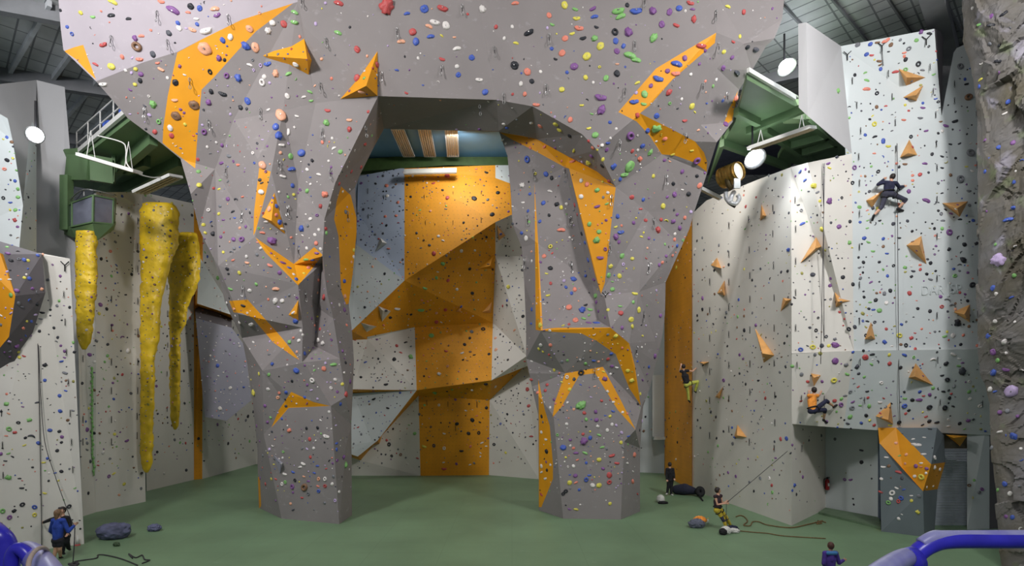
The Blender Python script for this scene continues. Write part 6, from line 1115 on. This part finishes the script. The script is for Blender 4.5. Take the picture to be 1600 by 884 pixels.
bm = bmesh.new(); capsule(bm, FB(1057, 772)+Vector((0, 0, .25)), FB(1070, 773)+Vector((0, 0, .3)), .24, .3); capsule(bm, FB(1070, 773)+Vector((0, 0, .3)), FB(1090, 774)+Vector((0, 0, .2)), .3, .14)
capsule(bm, FB(1056, 769)+Vector((0, 0, .2)), FB(1062, 767)+Vector((0, 0, .2)), .16, .16); baked('sack', bm, fabric('ink', (36, 38, 56)), e, .03)
bm = bmesh.new(); q = FB(1097, 776)+Vector((-.1, 0, .27)); tube(bm, [q+Vector((.13*math.cos(a), .06*math.sin(a), .15*math.sin(a))) for a in [2*math.pi*i/24 for i in range(24)]], .12, 10, closed=True); bm_obj('rope_coil', bm, BLACK, e, True)
bm = bmesh.new(); tube(bm, smooth_path([FB(1092, 776)+Vector((0, 0, .1)), FB(1096, 780)+Vector((0, 0, .04)), FB(1098, 783)+Vector((0, 0, .04))], 4), .04, 8); bm_obj('strap', bm, BLACK, e, True)
e = empty('shoe_bag', FB(1033, 784)); tag(e, 'white helmet-shaped bag on floor left of person in black', 'bag')
blob('shell', FB(1032, 785), (.2, .18, .22), WHITEV, None, None, .1, 2, 3, e); blob('lining', FB(1036, 787), (.24, .1, .08), BLACK, None, None, .2, 3, 5, e)
e = empty('backpack', FB(1091, 823)); tag(e, 'orange and grey backpack lying on the floor beside a bottle', 'backpack')
blob('pouch', FB(1089, 824), (.32, .22, .2), fabric('greybag', (92, 96, 112)), None, None, .2, 3, 2, e); blob('flap', FB(1093, 822)+Vector((0, -.05, .14)), (.24, .18, .16), ORS, None, None, .25, 3, 6, e)
e = empty('water_bottle', FB(1106, 818)); tag(e, 'small pale water bottle standing right of the orange backpack', 'bottle')
bm = bmesh.new(); q = FB(1106, 818); tube(bm, [q, q+Vector((0, 0, .16)), q+Vector((0, 0, .2))], [.045, .045, .02], 12); bm_obj('flask', bm, mat('pale_plastic', (190, 200, 190), .3), e, True)
bm = bmesh.new(); tube(bm, [q+Vector((0, 0, .2)), q+Vector((0, 0, .24))], .025, 10); bm_obj('cap', bm, HOLD['y'], e, True)
e = empty('helmet', FB(1133, 833)); tag(e, 'black and white helmet on the floor at the belayer feet', 'helmet')
blob('shell', FB(1134, 834), (.2, .17, .17), WHITEV, None, None, .15, 3, 8, e); blob('brim', FB(1130, 835), (.15, .13, .14), BLACK, None, None, .15, 3, 9, e)
e = empty('jacket', FB(1146, 832)); tag(e, 'crumpled white and navy jacket on the floor beside the helmet', 'jacket')
blob('lining', FB(1147, 832), (.2, .14, .1), WHITEV, None, None, .25, 3, 12, e); blob('sleeve', FB(1143, 829), (.26, .14, .12), NAVY, None, None, .25, 3, 13, e)
e = empty('doorstop_cone', FB(130, 849)); tag(e, 'little white cone with red foot at the left wall corner', 'cone')
q = FB(130, 849.5)+Vector((-.05, -.2, 0)); bm = bmesh.new(); bmesh.ops.create_cone(bm, cap_ends=True, segments=16, radius1=.07, radius2=.02, depth=.3, matrix=Matrix.Translation(q+Vector((0, 0, .2)))); bm_obj('body', bm, WHITEV, e, True)
bm = bmesh.new(); bmesh.ops.create_cone(bm, cap_ends=True, segments=20, radius1=.09, radius2=.07, depth=.05, matrix=Matrix.Translation(q+Vector((0, 0, .03)))); bm_obj('foot', bm, HOLD['r'], e)
# ------------------------------------------------------------------ fire extinguisher
q = P(1292.5, 765, D(795)-.22); RED = mat('extinguisher_red', (150, 26, 34), .3, .04, 3)
e = empty('fire_extinguisher', q); tag(e, 'red fire extinguisher hanging in the recess corner at right', 'fire extinguisher')
bm = bmesh.new(); h_ = .52; tube(bm, [q+Vector((0, 0, z)) for z in (0, .02, .4, .47, .5)], [.075, .09, .09, .06, .03], 18); bm_obj('cylinder', bm, RED, e, True)
bm = bmesh.new(); tube(bm, [q+Vector((0, 0, .49)), q+Vector((0, 0, .56))], .025, 8); box(bm, q+Vector((.04, 0, .57)), (.14, .03, .02)); box(bm, q+Vector((.04, 0, .53)), (.12, .03, .02)); bm_obj('valve', bm, BLACK, e)
bm = bmesh.new(); tube(bm, smooth_path([q+Vector((-.02, 0, .54)), q+Vector((-.15, -.02, .48)), q+Vector((-.17, -.02, .25)), q+Vector((-.12, -.04, .05))], 6), .016, 8); bm_obj('hose', bm, BLACK, e, True)
bm = bmesh.new(); box(bm, q+Vector((.02, -.088, .25)), (.08, .012, .14)); bm_obj('label_plate', bm, WHITEV, e)
# raised lettering and arcs on the high right wall
r0 = ray(1440, 461); r1 = ray(1502, 458); ux = (r1[0]-r0[0]).normalized(); n0_ = r0[1]; uy = n0_.cross(ux)
cu = bpy.data.curves.new('raised_lettering', 'FONT'); cu.body = 'DAR JSP'; cu.size = .62; cu.extrude = .015; cu.space_character = 1.0
to = bpy.data.objects.new('tmp_text', cu); COL.objects.link(to); dg = bpy.context.evaluated_depsgraph_get(); dg.update(); tm = bpy.data.meshes.new_from_object(to.evaluated_get(dg)); bpy.data.objects.remove(to)
xs = [v.co.x for v in tm.vertices]; kx = (r1[0]-r0[0]).length/(max(xs)-min(xs))
for v in tm.vertices: v.co = r0[0]+ux*(v.co.x-min(xs))*kx+uy*v.co.y*.85+n0_*(v.co.z+.02)
tm.materials.clear(); tm.materials.append(PALE); tm.name = 'raised_lettering'
tag(link(bpy.data.objects.new('raised_lettering', tm)), 'faint raised pale lettering on the right wall above two arcs', 'lettering')
for k, (ax_, ay_, nm) in enumerate([(1479, 471, 'upper'), (1487, 480, 'lower')]):
    bm = bmesh.new(); tube(bm, [onw(ax_+5*math.cos(t), ay_-4*math.sin(t), .03) for t in [.1+i*.28 for i in range(9)]], .022, 6); tag(bm_obj('raised_arc', bm, HOLD['s']), nm+' of two thin grey arcs below the raised lettering', 'wall ornament')
bm = bmesh.new(); q_ = [P(1478, 679, 22.6), P(1511, 681, 22.6), P(1500, 697, 22.9), P(1490, 684, 22.2), P(1494, 680, 23.2)]; vs = [bm.verts.new(v) for v in q_]
for f in ((0, 3, 2), (3, 1, 2), (0, 1, 3), (0, 2, 4), (2, 1, 4), (0, 4, 1)): bm.faces.new([vs[i] for i in f])
tag(bm_obj('wall_volume', bm, ORANGE), 'small orange volume under the overhang above roller shutter', 'climbing volume')
# ------------------------------------------------------------------ balcony rail in the foreground
RB = mat('blue_gloss_paint', (58, 54, 205), .3, .1, 8); SIL = mat('lit_blue_top', (136, 134, 214), .35, .2, 9, rgb2=(176, 178, 226))  # paler blue puts the light on the rail's top face into the colour
d0 = 1.9; e = empty('safety_rail', P(1500, 850, d0)); tag(e, 'shiny blue curved safety rail in the right foreground', 'railing')
bm = bmesh.new(); tube(bm, smooth_path([P(1760, 843, d0), P(1640, 843, d0), P(1560, 843, d0), P(1485, 843.5, d0), P(1455, 850, d0), P(1434, 864, d0), P(1424, 884, d0), P(1420, 910, d0), P(1418, 1000, d0)], 8), .028, 20)
bm_obj('top_tube', bm, RB, e, True)
bm = bmesh.new(); tube(bm, smooth_path([P(1760, 838, d0), P(1600, 838, d0), P(1484, 838.5, d0), P(1460, 839, d0), P(1440, 850, d0)], 6), .0215, 16); bm_obj('lit_top', bm, SIL, e, True)  # strip stands for the lit top of the tube
bm = bmesh.new(); tube(bm, smooth_path([P(1415, 871, d0-.05), P(1400, 878, d0-.15), P(1370, 898, d0-.3), P(1340, 925, d0-.42)], 6), .03, 20); bm_obj('side_tube', bm, SIL, e, True)
bm = bmesh.new(); tube(bm, [P(1412, 880, d0-.03), P(1432, 872, d0-.02)], [.045, .04], 24); bm_obj('collar', bm, RB, e, True)
d0 = 1.7; e = empty('safety_rail', P(20, 860, d0)); tag(e, 'blue safety rail corner with beige rope loop in left foreground', 'railing')
bm = bmesh.new(); tube(bm, smooth_path([P(-60, 800, d0+.1), P(-25, 820, d0+.05), P(-5, 834, d0), P(8, 850, d0), P(13, 884, d0), P(14, 1000, d0)], 8), .028, 20); bm_obj('upright', bm, RB, e, True)
bm = bmesh.new(); tube(bm, smooth_path([P(17, 960, d0-.1), P(17, 884, d0-.1), P(21, 862, d0-.1), P(30, 857, d0-.1), P(42, 866, d0-.1), P(48, 884, d0-.1), P(50, 960, d0-.1)], 8), .017, 16); bm_obj('loop', bm, RB, e, True)
bm = bmesh.new(); tube(bm, smooth_path([P(40, 862, d0), P(52, 868, d0-.05), P(72, 890, d0-.2), P(95, 930, d0-.4)], 8), .032, 20); bm_obj('side_tube', bm, SIL, e, True)
bm = bmesh.new(); tube(bm, smooth_path([P(44, 905, d0-.3), P(44.5, 882, d0-.3), P(49, 868, d0-.28), P(58, 858, d0-.2), P(68, 855.5, d0-.15), P(74, 860, d0-.1)], 8), .0055, 12)
tag(bm_obj('cord_loop', bm, mat('beige_cord', (190, 172, 160), .7, .1, 40), None, True), 'beige cord looped around the blue rail at lower left', 'cord')
# ------------------------------------------------------------------ light
w = bpy.data.worlds.new('world'); scene.world = w; w.use_nodes = True; bg = w.node_tree.nodes['Background']; bg.inputs[0].default_value = (.82, .87, 1, 1); bg.inputs[1].default_value = .2
def area(loc, target, size, energy, col=(1, .97, .93), spread=math.pi):
    l = bpy.data.lights.new('unseen_light', 'AREA'); l.shape = 'DISK'; l.size = size; l.spread = spread; l.energy = energy; l.color = col
    o = bpy.data.objects.new('unseen_light', l); o.location = loc; o.rotation_euler = (Vector(target)-Vector(loc)).to_track_quat('-Z', 'Y').to_euler(); COL.objects.link(o)  # lamps without a visible fixture
area((-14, 7, 18.9), (-9, 23, 14.5), 2.2, 1650, (1, .965, .95), 2.2); area((13, 7, 18.9), (8, 23, 14), 2.2, 1400, (1, .965, .95), 2.2); area((0, 9, 19.2), (0, 24, 11), 2.2, 350, (1, .965, .95))
area((-20, 13, 17.5), (-13, 22, 17), 1.5, 420, (.93, .96, 1)); area((11.5, 12, 19), (14.5, 25, 10), 1.5, 330, (.97, .98, 1))
area((-3, 31.5, 19.3), (-3, 37.5, 11), 1.5, 330); area((.5, -1.5, 9), (.5, 1.6, 4.8), 1.0, 130); area((6.5, 25.5, 16.2), (10.8, 27.5, 7), 1.2, 420); area((-12, 31, 12), (-19, 36, 7), 1.2, 190)  # lights for rail, long cream wall and left wedge are added to brighten them
scene.view_settings.view_transform = 'Standard'; scene.view_settings.look = 'None'; scene.view_settings.gamma = 1; scene.view_settings.exposure = -0.2; scene.view_settings.use_curve_mapping = False
